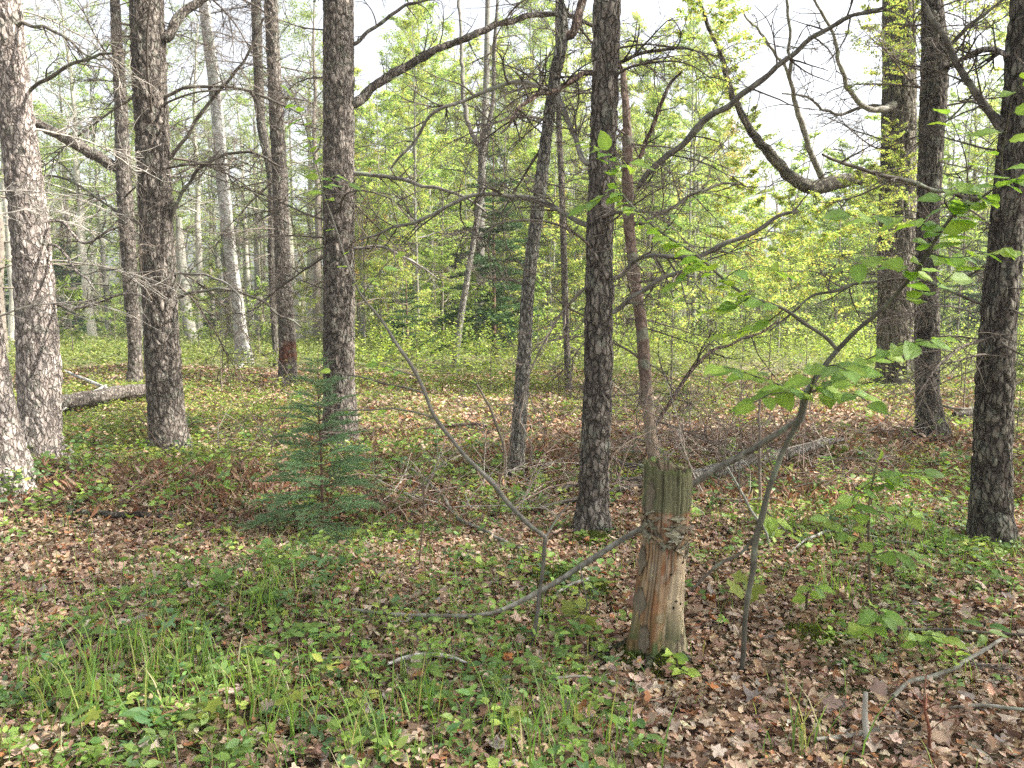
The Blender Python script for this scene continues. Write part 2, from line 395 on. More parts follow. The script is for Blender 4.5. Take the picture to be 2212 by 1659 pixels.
def hero(name, label, pts, kind, H, k=56, dY=0., bare=None, flare=.55, group=None, Y=None, moss=.0, cut=None, lean=0.):
    """pts: (px, py, width px), base first, read from the picture; the trunk stands at its own real distance"""
    b0 = gnd(pts[0][0], pts[0][1])
    if Y is not None:
        b0 = at(pts[0][0], pts[0][1], Y); b0[2] = float(height(b0[0], b0[1]))
    Y0 = b0[1] + .5 * pts[0][2] * b0[1] / F
    W = []
    for px, py, w_ in pts:
        f_ = (pts[0][1] - py) / 1000.; p = at(px, py, Y0 + lean * f_); W.append((*p, w_ * .5 * depth_of(p) / F))
    W = np.array(W); W[0, 2] = float(height(W[0, 0], W[0, 1]))
    base = W[0, :3].copy(); low = W[0].copy(); low[2] -= .12; W = np.vstack([low, W])
    if H and W[-1, 2] < H:
        dv = W[-1] - W[-3]; dv = dv / dv[2]; hh = H - W[-1, 2]; r0 = W[-1, 3]
        for f_ in (.33, .66, 1.):
            W = np.vstack([W, [W[-1, 0] + dv[0] * hh * .33 * .6, W[-1, 1] + dv[1] * hh * .33, W[-1, 2] + hh * .333, r0 * (1 - .75 * f_)]])
    seen = min(W[-1, 2], at(pts[-1][0], 0, Y0)[2] + .5)
    res = max(.016, .0011 * Y0 * 1.1)
    n1 = int((seen - W[0, 2]) / res)
    S = spline(W, 1400); cut_i = int(np.searchsorted(S[:, 2], seen))
    lowpart = S[np.linspace(0, min(cut_i, 1399), n1).astype(int)]
    if cut_i < 1399: S = np.vstack([lowpart, S[np.linspace(cut_i, 1399, 12).astype(int)[1:]]])
    else: S = lowpart
    e = thing(name, label, 'tree', base, group)
    seed = len(HERO) + 1
    S = S[np.r_[True, np.linalg.norm(np.diff(S[:, :3], axis=0), axis=1) > 1e-4]]
    V, Fc, C = bark_tube(S[:, :3] - base, S[:, 3] * .96, k, kind, seed, flare, moss)
    if bare:                                   # where the bark is gone
        za, zb = at(pts[0][0], bare[0], Y0)[2] - base[2], at(pts[0][0], bare[1], Y0)[2] - base[2]
        nn = vnoise(V * [9, 9, 4], 5) * .25; m_ = (sstep(za - .1, za + .05, V[:, 2] + nn - .12) * (1 - sstep(zb - .05, zb + .1, V[:, 2] + nn - .12)))[:, None]
        C = C * (1 - m_) + np.array(bare[2]) * (.75 + .5 * vnoise(V * [60, 60, 6], 6)[:, None]) * m_
    g = Geo(); g.add(V, Fc, C); b = g.n - k
    g.F3.append(np.array([[b, b + j, b + j + 1] for j in range(1, k - 1)]))
    link('trunk', g.mesh('trunk', M_BARKG if kind in ('birch', 'smooth', 'red') else M_BARK), e)
    h = dict(o=e, base=base, S=S, Y=Y0, px=pts[0][0], kind=kind); HERO.append(h)
    return h
def limb(h, pts, kind, dY=0., k=12, name='branch', twigs=0, tl=.5, curve=0., tc=(.13, .11, .09), rs=1., tend=None):
    """a traced limb; dY: how much farther its tip is than its foot"""
    n = len(pts); W = []
    for i, (px, py, w_) in enumerate(pts):
        Y = h['Y'] + dY * i / (n - 1); p = at(px, py, Y); W.append((*p, rs * w_ * .5 * depth_of(p) / F))
    W = np.array(W); j = int(np.argmin(np.abs(h['S'][:, 2] - W[0, 2]))); ax = h['S'][j, :3]
    if np.linalg.norm(ax - W[0, :3]) < 3 * h['S'][j, 3]: W = np.vstack([np.r_[W[0, :3] * .25 + ax * .75, W[0, 3] * 1.15], W])
    Ln = np.linalg.norm(np.diff(W[:, :3], axis=0), axis=1).sum()
    S = spline(W, max(8, int(Ln / .03))); S[:, 3] = np.maximum(S[:, 3], .0015)
    nz = S[:, :3] * 6; S[:, :3] += (np.stack([vnoise(nz, 1), vnoise(nz, 2), vnoise(nz, 3)], 1) - .5) * .05 * min(1, Ln)
    S[:, 3] *= .9 + .25 * vnoise(S[:, :3] * 20, 8)
    g = Geo(); base = h['base']
    V, Fc, C = bark_tube(S[:, :3] - base, S[:, 3], k, kind, len(pts), 0.)
    g.add(V, Fc, C)
    for j in range(twigs):
        i = int(len(S) * random.uniform(.12, .97)); i = min(i, len(S) - 2)
        t_ = S[i + 1, :3] - S[i, :3]; t_ /= np.linalg.norm(t_) + 1e-9
        dead_twig(g, S[i, :3] - base, t_, tl * random.uniform(.4, 1.2), min(S[i, 3] * .6, .008), tc)
    return link(name, g.mesh(name, M_BARKG if kind in ('grey', 'dark', 'smooth') else M_BARK), h['o'])
def dead_twig(g, p, t_, Ln, r, c, depth=0):
    d = t_ * random.uniform(.2, .9) + np.array([random.gauss(0, .6), random.gauss(0, .6), random.gauss(.0, .5)])
    d /= np.linalg.norm(d); n = 7; P = [np.array(p, float)]; bend = np.array([random.gauss(0, .22), random.gauss(0, .22), random.gauss(-.03, .2)])
    for i in range(n):
        d = d + bend * .35 + np.array([random.gauss(0, .11) for _ in range(3)]); d /= np.linalg.norm(d); P.append(P[-1] + d * Ln / n)
    P = np.array(P); cc = np.array(c) * random.uniform(.7, 1.35)
    tube(g, P, np.linspace(r, max(r * .3, .0011), n + 1), 4 if r > .002 else 3, cc)
    if depth < 2:
        for q in range(random.randint(2, 5) if depth == 0 else random.randint(0, 3)):
            i = random.randint(1, n - 1); tt = P[i + 1] - P[i]; tt /= np.linalg.norm(tt)
            dead_twig(g, P[i], tt, Ln * random.uniform(.25, .6), max(r * .55, .0013), c, depth + 1)
# dead side branch prototypes along +X, about 1 m long
def dead_branch_mesh(seed, c, r=.011):
    random.seed(seed); g = Geo(); n = 16; P = [np.zeros(3)]; d = np.array([1, 0, random.uniform(-.15, .5)])
    droop = random.uniform(-.10, .02); yaw = random.gauss(0, .05)
    for i in range(n):
        d = d + np.array([0, yaw + random.gauss(0, .05), droop + random.gauss(0, .06)]); d /= np.linalg.norm(d)
        P.append(P[-1] + d * 1.1 / n)
    P = np.array(P); tube(g, P, np.linspace(r, .0022, n + 1), 6, c)
    for q in range(17):
        i = random.randint(2, n - 1); tt = P[i + 1] - P[i]; tt /= np.linalg.norm(tt)
        dead_twig(g, P[i], tt, random.uniform(.15, .5), .0045, c)
    return g.mesh('branch', M_TWIG)
DEAD = [dead_branch_mesh(40 + i, (.15, .125, .105)) for i in range(10)]
DEADP = [dead_branch_mesh(60 + i, (.36, .33, .29), .009) for i in range(5)]
random.seed(9)
def dead_branches(h, n, lo, hi, smin=.7, smax=1.6, protos=None, azs=None):
    S = h['S']
    for i in range(n):
        z = h['base'][2] + random.uniform(lo, hi); j = int(np.searchsorted(S[:, 2], z)); j = min(j, len(S) - 1)
        az = random.uniform(0, 2 * math.pi) if azs is None else random.uniform(*azs)
        s_ = random.uniform(smin, smax)
        link('branch', random.choice(protos or DEAD), h['o'], S[j, :3] - h['base'] + np.array([math.cos(az), math.sin(az), 0]) * S[j, 3] * .7,
             (random.gauss(0, .5), random.gauss(-.05, .25), az), (s_, s_ * random.uniform(.8, 1.2), s_))

# ------------------------------------------------------------------ growing whole trees
def grow(seed, H, r0, lo, nl, ll, ntw, nlf, lsz, elev=(10, 60), wob=.25, cols=None, wood=(.19, .17, .145), spread=.16, leaves=True, k=8, protos=None, thin=1., droop=0.):
    rs_ = random.getstate(); random.seed(seed)
    gw, gl = Geo(), Geo(); n = 16
    P = np.zeros((n, 3)); P[:, 2] = np.linspace(-.1, H, n)
    P[:, 0] = np.cumsum([random.gauss(0, wob * H / 90) for _ in range(n)]); P[:, 1] = np.cumsum([random.gauss(0, wob * H / 90) for _ in range(n)])
    P[:, :2] -= P[0, :2]
    S = spline(np.c_[P, r0 * (1 - .88 * (np.arange(n) / (n - 1)) ** 1.1)], 46)
    Rr = S[:, 3] * (1 + .45 * np.exp(-np.maximum(S[:, 2], 0) / .18))
    tube(gw, S[:, :3], Rr, k, np.array(wood) * (.8 + .4 * vnoise(np.repeat(S[:, :3], k, 0) * 3, seed)[:, None]))
    pos, dr = [], []
    for i in range(nl):
        t_ = (i + random.random()) / nl; z = H * (lo + (1 - lo) * t_ ** .85 * .97); j = min(int(np.searchsorted(S[:, 2], z)), 44)
        az = i * 2.4 + random.gauss(0, .4); el = R(elev[0] + (elev[1] - elev[0]) * t_ + random.gauss(0, 8))
        Ln = ll * H * (1 - .62 * t_) * random.uniform(.55, 1.1); m = 8
        d = np.array([math.cos(az) * math.cos(el), math.sin(az) * math.cos(el), math.sin(el)]); Q = [S[j, :3].copy()]
        for q in range(m):
            d = d + np.array([random.gauss(0, .13), random.gauss(0, .13), random.gauss(.02 - droop, .09)]); d /= np.linalg.norm(d); Q.append(Q[-1] + d * Ln / m)
        Q = np.array(Q); rb = min(S[j, 3] * .5, .012 + .012 * Ln) * thin
        tube(gw, Q, np.linspace(rb, rb * .22, m + 1), 5, wood)
        for q in range(ntw):
            s_ = .22 + .78 * (q + random.random()) / ntw; a = min(int(s_ * m), m - 1); f_ = s_ * m - a
            p = Q[a] + (Q[a + 1] - Q[a]) * min(f_, 1); tt = Q[a + 1] - Q[a]; tt /= np.linalg.norm(tt)
            sd_ = np.cross(tt, [0, 0, 1]); sd_ /= np.linalg.norm(sd_) + 1e-6
            d2 = tt * .7 + sd_ * random.choice((-1, 1)) * random.uniform(.4, 1.1) + np.array([0, 0, random.gauss(.06 - droop, .22)]); d2 /= np.linalg.norm(d2)
            L2 = Ln * random.uniform(.22, .5) * (1.15 - .5 * s_); T = [p]
            for u in range(4):
                d2 = d2 + np.array([random.gauss(0, .15), random.gauss(0, .15), random.gauss(-droop * .5, .1)]); d2 /= np.linalg.norm(d2); T.append(T[-1] + d2 * L2 / 4)
            T = np.array(T); tube(gw, T, np.linspace(rb * .35, .003, 5), 3, wood)
            if leaves:
                u = rg.uniform(.1, 1, nlf) * 3.999; a2 = u.astype(int); pp = T[a2] + (T[a2 + 1] - T[a2]) * (u - a2)[:, None]
                off = rg.normal(0, 1, (nlf, 3)) * [spread, spread, spread * .35]
                pos.append(pp + off * min(1, L2)); dd = off + d2 * .1 + rg.normal(0, .05, (nlf, 3)); dd[:, 2] -= .06; dr.append(dd)
    if leaves and pos:
        pos = np.concatenate(pos); dr = np.concatenate(dr); c = pal(len(pos), *(cols or (SPRING, None)))
        scatter(gl, protos or [LEAF2], pos, dr, upn(len(pos), .45), rg.uniform(.7, 1.25, len(pos)) * lsz, c)
    random.setstate(rs_)
    return gw, gl
SPRING = [(.27, .35, .10), (.22, .31, .09), (.35, .40, .11), (.17, .26, .085)]
YELLOW = [(.40, .40, .12), (.33, .38, .10), (.44, .37, .12)]
ORANGE = [(.50, .27, .10), (.46, .34, .10), (.38, .36, .10)]
DULL = [(.16, .22, .06), (.21, .26, .07), (.13, .18, .055)]

KINDS = {}
def kind(name, *a, wmat=None, lmat=None, **kw):
    gw, gl = grow(*a, **kw)
    KINDS[name] = (gw.mesh('trunk', wmat or M_BARKG), gl.mesh('crown', lmat or M_LEAF) if gl.n else None, a[1])
GREY = (.25, .235, .205); BRN = (.185, .155, .13); PALE = (.40, .375, .32)
# tall thin-crowned trees
kind('tall_a', 1, 15, .15, .30, 26, .24, 9, 46, .10, wood=GREY, cols=(SPRING, None))
kind('tall_b', 2, 14, .13, .22, 28, .26, 9, 46, .10, wood=BRN, cols=(SPRING, None))
kind('tall_c', 3, 16, .16, .34, 26, .22, 9, 26, .09, wood=PALE, cols=(DULL, None))
kind('tall_d', 4, 13, .12, .18, 30, .27, 9, 48, .10, wood=GREY, cols=(YELLOW + SPRING, None), elev=(5, 50))
kind('tall_e', 5, 14, .14, .20, 30, .22, 9, 18, .09, wood=BRN, cols=(DULL, None))
kind('bare', 6, 13, .13, .12, 36, .18, 9, 9, .08, wood=BRN, cols=(DULL, None), elev=(-5, 40))
kind('orange', 7, 9, .08, .25, 22, .27, 8, 30, .09, wood=GREY, cols=(ORANGE, None))
# understory saplings in flat sprays
kind('sap_a', 11, 5.0, .035, .12, 22, .36, 8, 26, .085, wood=BRN, cols=(SPRING, None), elev=(2, 30), spread=.13)
kind('sap_b', 12, 3.6, .028, .10, 20, .40, 8, 24, .08, wood=GREY, cols=(SPRING + YELLOW, None), elev=(5, 35), spread=.12)
kind('sap_c', 13, 6.5, .045, .18, 24, .30, 8, 26, .09, wood=BRN, cols=(SPRING, None), elev=(0, 30), spread=.14)
kind('shrub', 14, 1.6, .014, .08, 16, .44, 6, 16, .06, wood=BRN, cols=(SPRING + DULL, None), elev=(20, 55), spread=.07)
kind('twiggy', 15, 2.2, .016, .08, 20, .38, 7, 2, .05, wood=(.2, .16, .13), cols=(SPRING, None), elev=(15, 55), spread=.05)
# crowns of the near trees, above the picture
kind('crown_pine', 21, 13, .14, .42, 34, .20, 8, 26, .13, wood=BRN, cols=([(.05, .085, .03), (.07, .11, .035)], None), elev=(0, 35), lmat=M_NEED, spread=.25)
kind('crown_leafy', 22, 13, .15, .36, 30, .28, 9, 30, .11, wood=BRN, cols=(SPRING, None), spread=.28)

def crown_for(h, kname, scl=1., z0=0.):
    me = KINDS[kname][1]
    S = h['S']; top = S[-1, :3] - h['base']
    link('crown', me, h['o'], (top[0] * .6, top[1] * .6, z0), (0, 0, random.uniform(0, 6)), scl, kind='stuff')

# ------------------------------------------------------------------ the near trees, traced from the picture
PINES = 'scaly barked pines in the foreground'
A = hero('pine_tree', 'pale pinkish grey pine with sunlit scaly bark near the left edge', [(88, 1008, 92), (86, 940, 88), (85, 830, 88), (76, 650, 82), (65, 500, 78), (35, 250, 71), (12, 0, 62)], 'pale', 13, 76, group=PINES)
B = hero('pine_tree', 'leaning pine at the left edge with only its flared base showing', [(28, 1092, 104), (8, 950, 80), (-12, 850, 74), (-34, 700, 68), (-70, 400, 62), (-120, 0, 58)], 'pale', 12, 76, flare=.3, group=PINES)
Cc = hero('pine_tree', 'stout brown pine standing right of the pale pine, bare to above the picture', [(366, 982, 84), (362, 920, 78), (355, 830, 75), (343, 600, 73), (332, 350, 70), (320, 100, 72), (317, 0, 71)], 'pine', 14, 72, group=PINES)
D = hero('pine_tree', 'thinner brown pine behind, propping a broken slanting trunk', [(291, 834, 34), (292, 800, 31), (281, 600, 31), (268, 400, 33), (262, 250, 28), (248, 0, 21)], 'pine', 12, 36, group=PINES)
Ff = hero('pine_tree', 'pine scarred by a reddish peeled wound low on its trunk', [(622, 836, 42), (621, 740, 38), (612, 600, 34), (603, 350, 33), (597, 250, 31), (585, 0, 28)], 'pine', 13, 44, group=PINES, bare=(772, 745, (.14, .065, .045)))
Gg = hero('pine_tree', 'dark slim trunk leaning against the scarred pine', [(598, 792, 15), (592, 700, 14), (586, 560, 14), (582, 360, 17), (566, 280, 20), (558, 150, 21), (553, 0, 22)], 'dark', 11, 26, group=PINES)
Hh = hero('pine_tree', 'straight grey pine rising directly behind the little spruce', [(735, 976, 80), (735, 900, 74), (733, 830, 70), (732, 600, 69), (732, 400, 68), (731, 0, 67)], 'pine', 14, 70, group=PINES)
I = hero('pine_tree', 'slim pine leaning right and forking near the top of the picture', [(1113, 1040, 40), (1118, 960, 35), (1130, 800, 32), (1143, 600, 29), (1162, 450, 29), (1180, 300, 26), (1197, 175, 26), (1216, 65, 25), (1212, 0, 14)], 'grey', 9, 40, group=PINES, flare=.25)
J = hero('pine_tree', 'tall lichened grey brown pine in the centre, left of the broken stump', [(1279, 1166, 84), (1281, 1080, 70), (1288, 920, 65), (1292, 800, 63), (1296, 500, 60), (1303, 300, 58), (1312, 0, 62)], 'pine', 13, 76, moss=.35, group=PINES)
K = hero('dead_tree', 'reddish dead tree with flaking bark and pale bare wood behind the stump', [(1414, 1012, 28), (1408, 960, 27), (1397, 850, 28), (1385, 700, 26), (1372, 600, 24), (1360, 500, 24), (1355, 380, 24), (1355, 280, 20), (1345, 150, 12)], 'red', 0, 34, flare=.15, bare=(1012, 845, (.38, .29, .22)))
Q = hero('maple_tree', 'giant old maple with one great limb sweeping out to the left', [(1932, 842, 94), (1935, 800, 84), (1936, 737, 80), (1938, 500, 78), (1942, 250, 70), (1942, 0, 66)], 'old', 15, 80, moss=.5, flare=.45)
Rr_ = hero('pine_tree', 'dark pine tangled in dead twigs, just right of the giant maple', [(2013, 950, 66), (2008, 900, 56), (2003, 740, 52), (2004, 500, 47), (2012, 300, 52), (2019, 120, 56), (2013, 0, 44)], 'dark', 12, 56, moss=.2, group=PINES)
Ss = hero('pine_tree', 'broad dark pine at the right edge with deep plated bark', [(2140, 1192, 92), (2142, 1100, 84), (2146, 900, 78), (2156, 700, 73), (2170, 550, 70), (2186, 350, 64), (2196, 250, 62), (2206, 80, 54), (2212, 0, 52)], 'dark', 13, 76, group=PINES)
Lt = hero('pine_tree', 'very slim pole pine between the leaning pine and the tall centre pine', [(1229, 850, 17), (1228, 830, 16), (1221, 650, 15), (1215, 450, 14), (1207, 250, 12), (1204, 100, 10)], 'pine', 7, 20, group=PINES)
Nt = hero('maple_tree', 'crooked young tree that forks high, behind and left of the leaning pine', [(983, 808, 15), (990, 720, 17), (1003, 640, 14), (1016, 560, 13), (1030, 480, 13), (1042, 400, 14), (1040, 330, 15), (1062, 240, 10), (1068, 100, 9)], 'grey', 9, 20)
Ot = hero('maple_tree', 'grey green trunk standing far off behind the crooked young tree', [(1037, 742, 25), (1037, 600, 22), (1040, 400, 19), (1050, 200, 15)], 'smooth', 14, 24, Y=24)
Eb = hero('birch_tree', 'white barked birch leaning gently left, far behind the stout pine', [(528, 776, 42), (520, 720, 30), (514, 660, 27), (505, 600, 26), (482, 400, 28), (465, 200, 26), (440, 0, 24)], 'birch', 15, 40, flare=.4, Y=19)

hero('dead_tree', 'split pale snag without bark behind the stout brown pine', [(420, 752, 32), (408, 700, 26), (398, 620, 23), (390, 540, 20), (386, 470, 12)], 'smooth', 0, 20, flare=.3)
# traced limbs
limb(D, [(250, 362, 24), (215, 340, 24), (160, 308, 23), (110, 282, 21), (70, 262, 18), (40, 246, 15)], 'pine', -.6, 20, 'slanting_trunk')
limb(Hh, [(768, 222, 22), (790, 202, 20), (837, 170, 18), (902, 130, 16), (977, 95, 15), (1047, 65, 14), (1112, 40, 12), (1162, 33, 11), (1212, 32, 10), (1262, 45, 9), (1290, 62, 8)], 'pine', .5, 16, twigs=16, tl=.6)
limb(Hh, [(768, 375, 10), (837, 378, 9), (887, 392, 8), (937, 408, 7), (977, 415, 6), (1020, 436, 5), (1047, 462, 4)], 'grey', -.4, 8, twigs=14, tl=.35)
limb(Hh, [(768, 538, 8), (827, 537, 7), (867, 552, 6), (907, 575, 5), (950, 600, 3)], 'grey', -.3, 7, twigs=16, tl=.3)
limb(Hh, [(765, 98, 8), (800, 65, 8), (850, 28, 7), (910, 5, 6), (960, -8, 5)], 'dark', .4, 8, twigs=8, tl=.4)
limb(J, [(1262, 350, 12), (1240, 290, 11), (1212, 222, 10), (1170, 187, 9), (1112, 178, 8), (1050, 196, 8), (985, 216, 7), (925, 250, 7), (905, 295, 6), (870, 340, 5), (845, 368, 4)], 'grey', .6, 10, twigs=16, tl=.5)
limb(J, [(1262, 486, 11), (1225, 462, 10), (1190, 442, 9), (1160, 430, 9), (1090, 425, 8), (1010, 425, 8), (955, 450, 7), (900, 482, 7), (820, 502, 5), (780, 515, 3)], 'grey', .5, 10, twigs=18, tl=.5)
limb(J, [(1275, 160, 12), (1235, 175, 12), (1200, 194, 12), (1165, 205, 11), (1115, 240, 7), (1083, 286, 4)], 'red', -.5, 10, twigs=14, tl=.4)
limb(J, [(1327, 675, 11), (1362, 640, 10), (1400, 618, 9), (1450, 592, 8), (1490, 574, 6)], 'grey', -.3, 10, twigs=6, tl=.4)
limb(J, [(1326, 600, 9), (1367, 566, 9), (1420, 553, 9), (1470, 556, 9), (1525, 548, 9), (1574, 525, 9), (1634, 500, 9), (1684, 468, 8), (1729, 455, 6)], 'grey', -.5, 10, twigs=12, tl=.4)
limb(J, [(1335, 135, 9), (1380, 118, 8), (1430, 108, 7), (1475, 106, 6), (1500, 108, 3)], 'pine', -.4, 8, twigs=6, tl=.3)
limb(I, [(1228, 80, 20), (1245, 45, 19), (1258, 15, 18), (1272, -40, 16), (1280, -120, 14)], 'red', .2, 20)
limb(K, [(1357, 428, 13), (1387, 390, 13), (1437, 340, 13), (1475, 305, 13), (1525, 260, 13), (1575, 225, 13), (1640, 175, 12), (1700, 125, 11), (1755, 80, 10), (1815, 55, 9), (1865, 32, 8), (1905, 18, 7)], 'grey', -1.6, 14, twigs=14, tl=.7)
limb(K, [(1375, 350, 10), (1395, 305, 9), (1412, 260, 9), (1420, 235, 8), (1440, 195, 7), (1462, 165, 6), (1472, 152, 4)], 'red', -.2, 10, twigs=6, tl=.3)
limb(K, [(1404, 943, 10), (1426, 904, 9), (1465, 843, 9), (1474, 826, 9), (1507, 782, 8), (1546, 754, 7), (1600, 735, 5), (1680, 700, 4)], 'red', .6, 9, twigs=14, tl=.6)
limb(K, [(1383, 480, 8), (1412, 470, 7), (1440, 455, 7), (1500, 420, 6), (1560, 398, 5), (1600, 395, 4)], 'dark', .2, 8, twigs=14, tl=.5)
limb(Q, [(1910, 372, 34), (1880, 382, 30), (1845, 388, 27), (1800, 397, 30), (1760, 404, 30), (1724, 392, 26), (1684, 358, 22), (1649, 318, 20), (1624, 285, 17), (1590, 225, 13), (1570, 160, 11), (1550, 100, 9), (1525, 40, 7), (1500, -40, 5)], 'old', -2., 26, 'great_limb', twigs=10, tl=1.)
limb(Q, [(1786, 396, 15), (1772, 375, 14), (1750, 330, 12), (1728, 255, 12), (1714, 200, 9), (1706, 150, 8), (1704, 60, 6), (1700, -20, 5)], 'grey', -1.6, 14, twigs=10, tl=.9)
limb(Q, [(1706, 170, 7), (1700, 150, 7), (1664, 100, 6), (1629, 55, 5), (1600, 20, 3)], 'grey', -1.7, 8, twigs=6, tl=.8)
limb(Q, [(1965, 215, 24), (1940, 224, 20), (1900, 238, 13), (1859, 225, 11), (1834, 190, 10), (1814, 140, 8), (1800, 75, 7), (1775, 25, 6), (1755, -10, 5)], 'grey', -1., 14, twigs=12, tl=.8)
limb(Q, [(1860, 230, 7), (1822, 247, 6), (1779, 235, 5), (1740, 210, 5), (1690, 200, 3)], 'dark', -.8, 8, twigs=8, tl=.7)
limb(Ss, [(2175, 285, 22), (2150, 258, 20), (2129, 230, 17), (2099, 185, 15), (2064, 130, 13), (2034, 75, 11), (2010, 30, 9), (1990, -20, 7)], 'dark', .5, 16, twigs=16, tl=.5)
limb(Ss, [(2145, 432, 9), (2110, 430, 9), (2034, 415, 9), (1974, 395, 9), (1899, 380, 8), (1824, 357, 7), (1774, 338, 5)], 'dark', -.5, 10, twigs=12, tl=.4)
limb(Ss, [(2130, 657, 8), (2074, 630, 7), (2014, 610, 7), (1904, 604, 6), (1849, 609, 6), (1794, 630, 6), (1744, 655, 5), (1699, 685, 5), (1664, 715, 3)], 'dark', .3, 8, twigs=12, tl=.4)
limb(Ss, [(2185, 120, 14), (2140, 112, 12), (2095, 118, 10), (2050, 140, 8), (2020, 160, 6)], 'pale', .6, 10, twigs=14, tl=.4)
limb(Rr_, [(2040, 110, 10), (2070, 80, 9), (2110, 45, 8), (2160, 5, 6), (2190, -20, 5)], 'dark', -.4, 9, twigs=12, tl=.4)
limb(Cc, [(362, 80, 20), (385, 40, 19), (420, 12, 18), (450, -15, 16), (500, -60, 12)], 'pine', .5, 16, twigs=8, tl=.5)
limb(Cc, [(362, 345, 8), (395, 300, 8), (430, 245, 7), (480, 190, 7), (515, 145, 6), (545, 90, 5), (568, 40, 4)], 'dark', -.2, 9, twigs=10, tl=.35)
limb(Cc, [(364, 480, 8), (385, 430, 8), (400, 400, 7), (440, 360, 7), (475, 338, 6), (520, 330, 6), (570, 335, 5), (610, 360, 4)], 'dark', -.3, 9, twigs=12, tl=.35)
limb(Cc, [(360, 205, 7), (400, 190, 7), (455, 188, 6), (540, 200, 6), (600, 220, 5), (650, 245, 4)], 'dark', -.4, 8, twigs=10, tl=.3)
limb(Cc, [(388, 640, 7), (420, 630, 6), (480, 627, 6), (540, 637, 5), (590, 665, 5), (650, 710, 4)], 'dark', -.4, 8, twigs=8, tl=.3)
limb(Cc, [(378, 592, 6), (420, 590, 6), (470, 600, 5), (510, 640, 4), (525, 680, 3)], 'grey', -.6, 7, twigs=6, tl=.25)
limb(Cc, [(300, 480, 6), (262, 460, 6), (230, 440, 5), (180, 405, 5), (130, 385, 5), (95, 380, 3)], 'dark', .2, 7, twigs=10, tl=.35)
limb(A, [(60, 195, 8), (75, 185, 8), (110, 170, 8), (150, 140, 7), (190, 125, 6), (245, 118, 5)], 'dark', -.3, 9, twigs=10, tl=.4)
limb(A, [(30, 70, 8), (50, 55, 8), (85, 54, 7), (130, 75, 6), (170, 105, 5), (200, 125, 3)], 'dark', -.3, 8, twigs=8, tl=.35)
limb(A, [(105, 480, 6), (140, 485, 6), (175, 525, 5), (230, 500, 5), (275, 480, 3)], 'pale', -.5, 7, twigs=8, tl=.35)
limb(A, [(110, 530, 6), (150, 565, 6), (180, 600, 5), (200, 625, 4), (215, 640, 3)], 'pale', -.7, 7, twigs=6, tl=.3)
limb(A, [(122, 655, 6), (150, 668, 6), (200, 662, 6), (245, 640, 5), (290, 635, 5), (330, 650, 3)], 'pale', -.6, 7, twigs=6, tl=.3)
limb(Nt, [(1040, 350, 12), (1030, 310, 11), (1010, 262, 10), (1000, 180, 9), (996, 80, 7), (990, -10, 6)], 'grey', .4, 10, twigs=6, tl=.6)
random.seed(17)
dead_branches(A, 4, 1.4, 4.6, .7, 1.4, DEADP, (-2.2, 1.2))
dead_branches(B, 4, 1.2, 4, .7, 1.2, DEADP, (-1.4, 1.4))
dead_branches(Cc, 18, 1.5, 5.8, .7, 1.5)
dead_branches(D, 18, 1.2, 6.5, .9, 1.8)
dead_branches(Ff, 20, 1.0, 6.5, .9, 1.7)
dead_branches(Gg, 10, 1.5, 7, .8, 1.5)
dead_branches(Hh, 16, 1.5, 5.5, .7, 1.5)
dead_branches(I, 9, 1.6, 5, .6, 1.3)
dead_branches(J, 12, 1.1, 4.2, .5, 1.1)
dead_branches(K, 34, .35, 4.6, .5, 1.2)
dead_branches(Lt, 22, .4, 6, .6, 1.2)
dead_branches(Rr_, 34, 1.0, 5.2, .6, 1.4)
dead_branches(Ss, 16, 1.0, 3.8, .5, 1.1)
dead_branches(Q, 8, 2, 8, .9, 1.5)
dead_branches(Nt, 8, 2, 6, .7, 1.3)
dead_branches(Eb, 8, 3, 9, 1.0, 2.0)
for h, kn, z0 in ((A, 'crown_pine', 2), (B, 'crown_pine', 1), (Cc, 'crown_pine', 2.5), (D, 'crown_pine', 2.5), (Ff, 'crown_pine', 2.5), (Hh, 'crown_pine', 2.5),
                  (J, 'crown_pine', 2.5), (Q, 'crown_leafy', 2.5), (Rr_, 'crown_pine', 2), (Ss, 'crown_pine', 2)):
    crown_for(h, kn, .6 if h in (Hh, J, Cc, I) else .85, z0 + 2.5 if h in (Hh, J, Cc, I) else z0)
# low leafy sprays growing from the old maple
mp = KINDS['sap_b'][1]
for px, py, dy, s_ in ((1890, 440, -1.2, .34), (1925, 320, -1., .3), (1905, 60, -1.2, .5), (1965, 70, -1.2, .45), (1610, 330, .6, .5), (1560, 120, .5, .55), (1570, 250, -.6, .5), (1520, 40, -2.4, .6), (1960, 400, -1.2, .35), (1860, 470, -1.5, .5), (1700, 520, .5, .6), (1600, 520, -2.8, .6), (1780, 560, -2.4, .6), (2120, 60, -1.6, .5)):
    p = at(px, py, Q['Y'] + dy)
    link('foliage', mp, Q['o'], p - Q['base'] - np.array([0, 0, 2.2 * s_]), (0, 0, random.uniform(0, 6)), s_, kind='stuff')

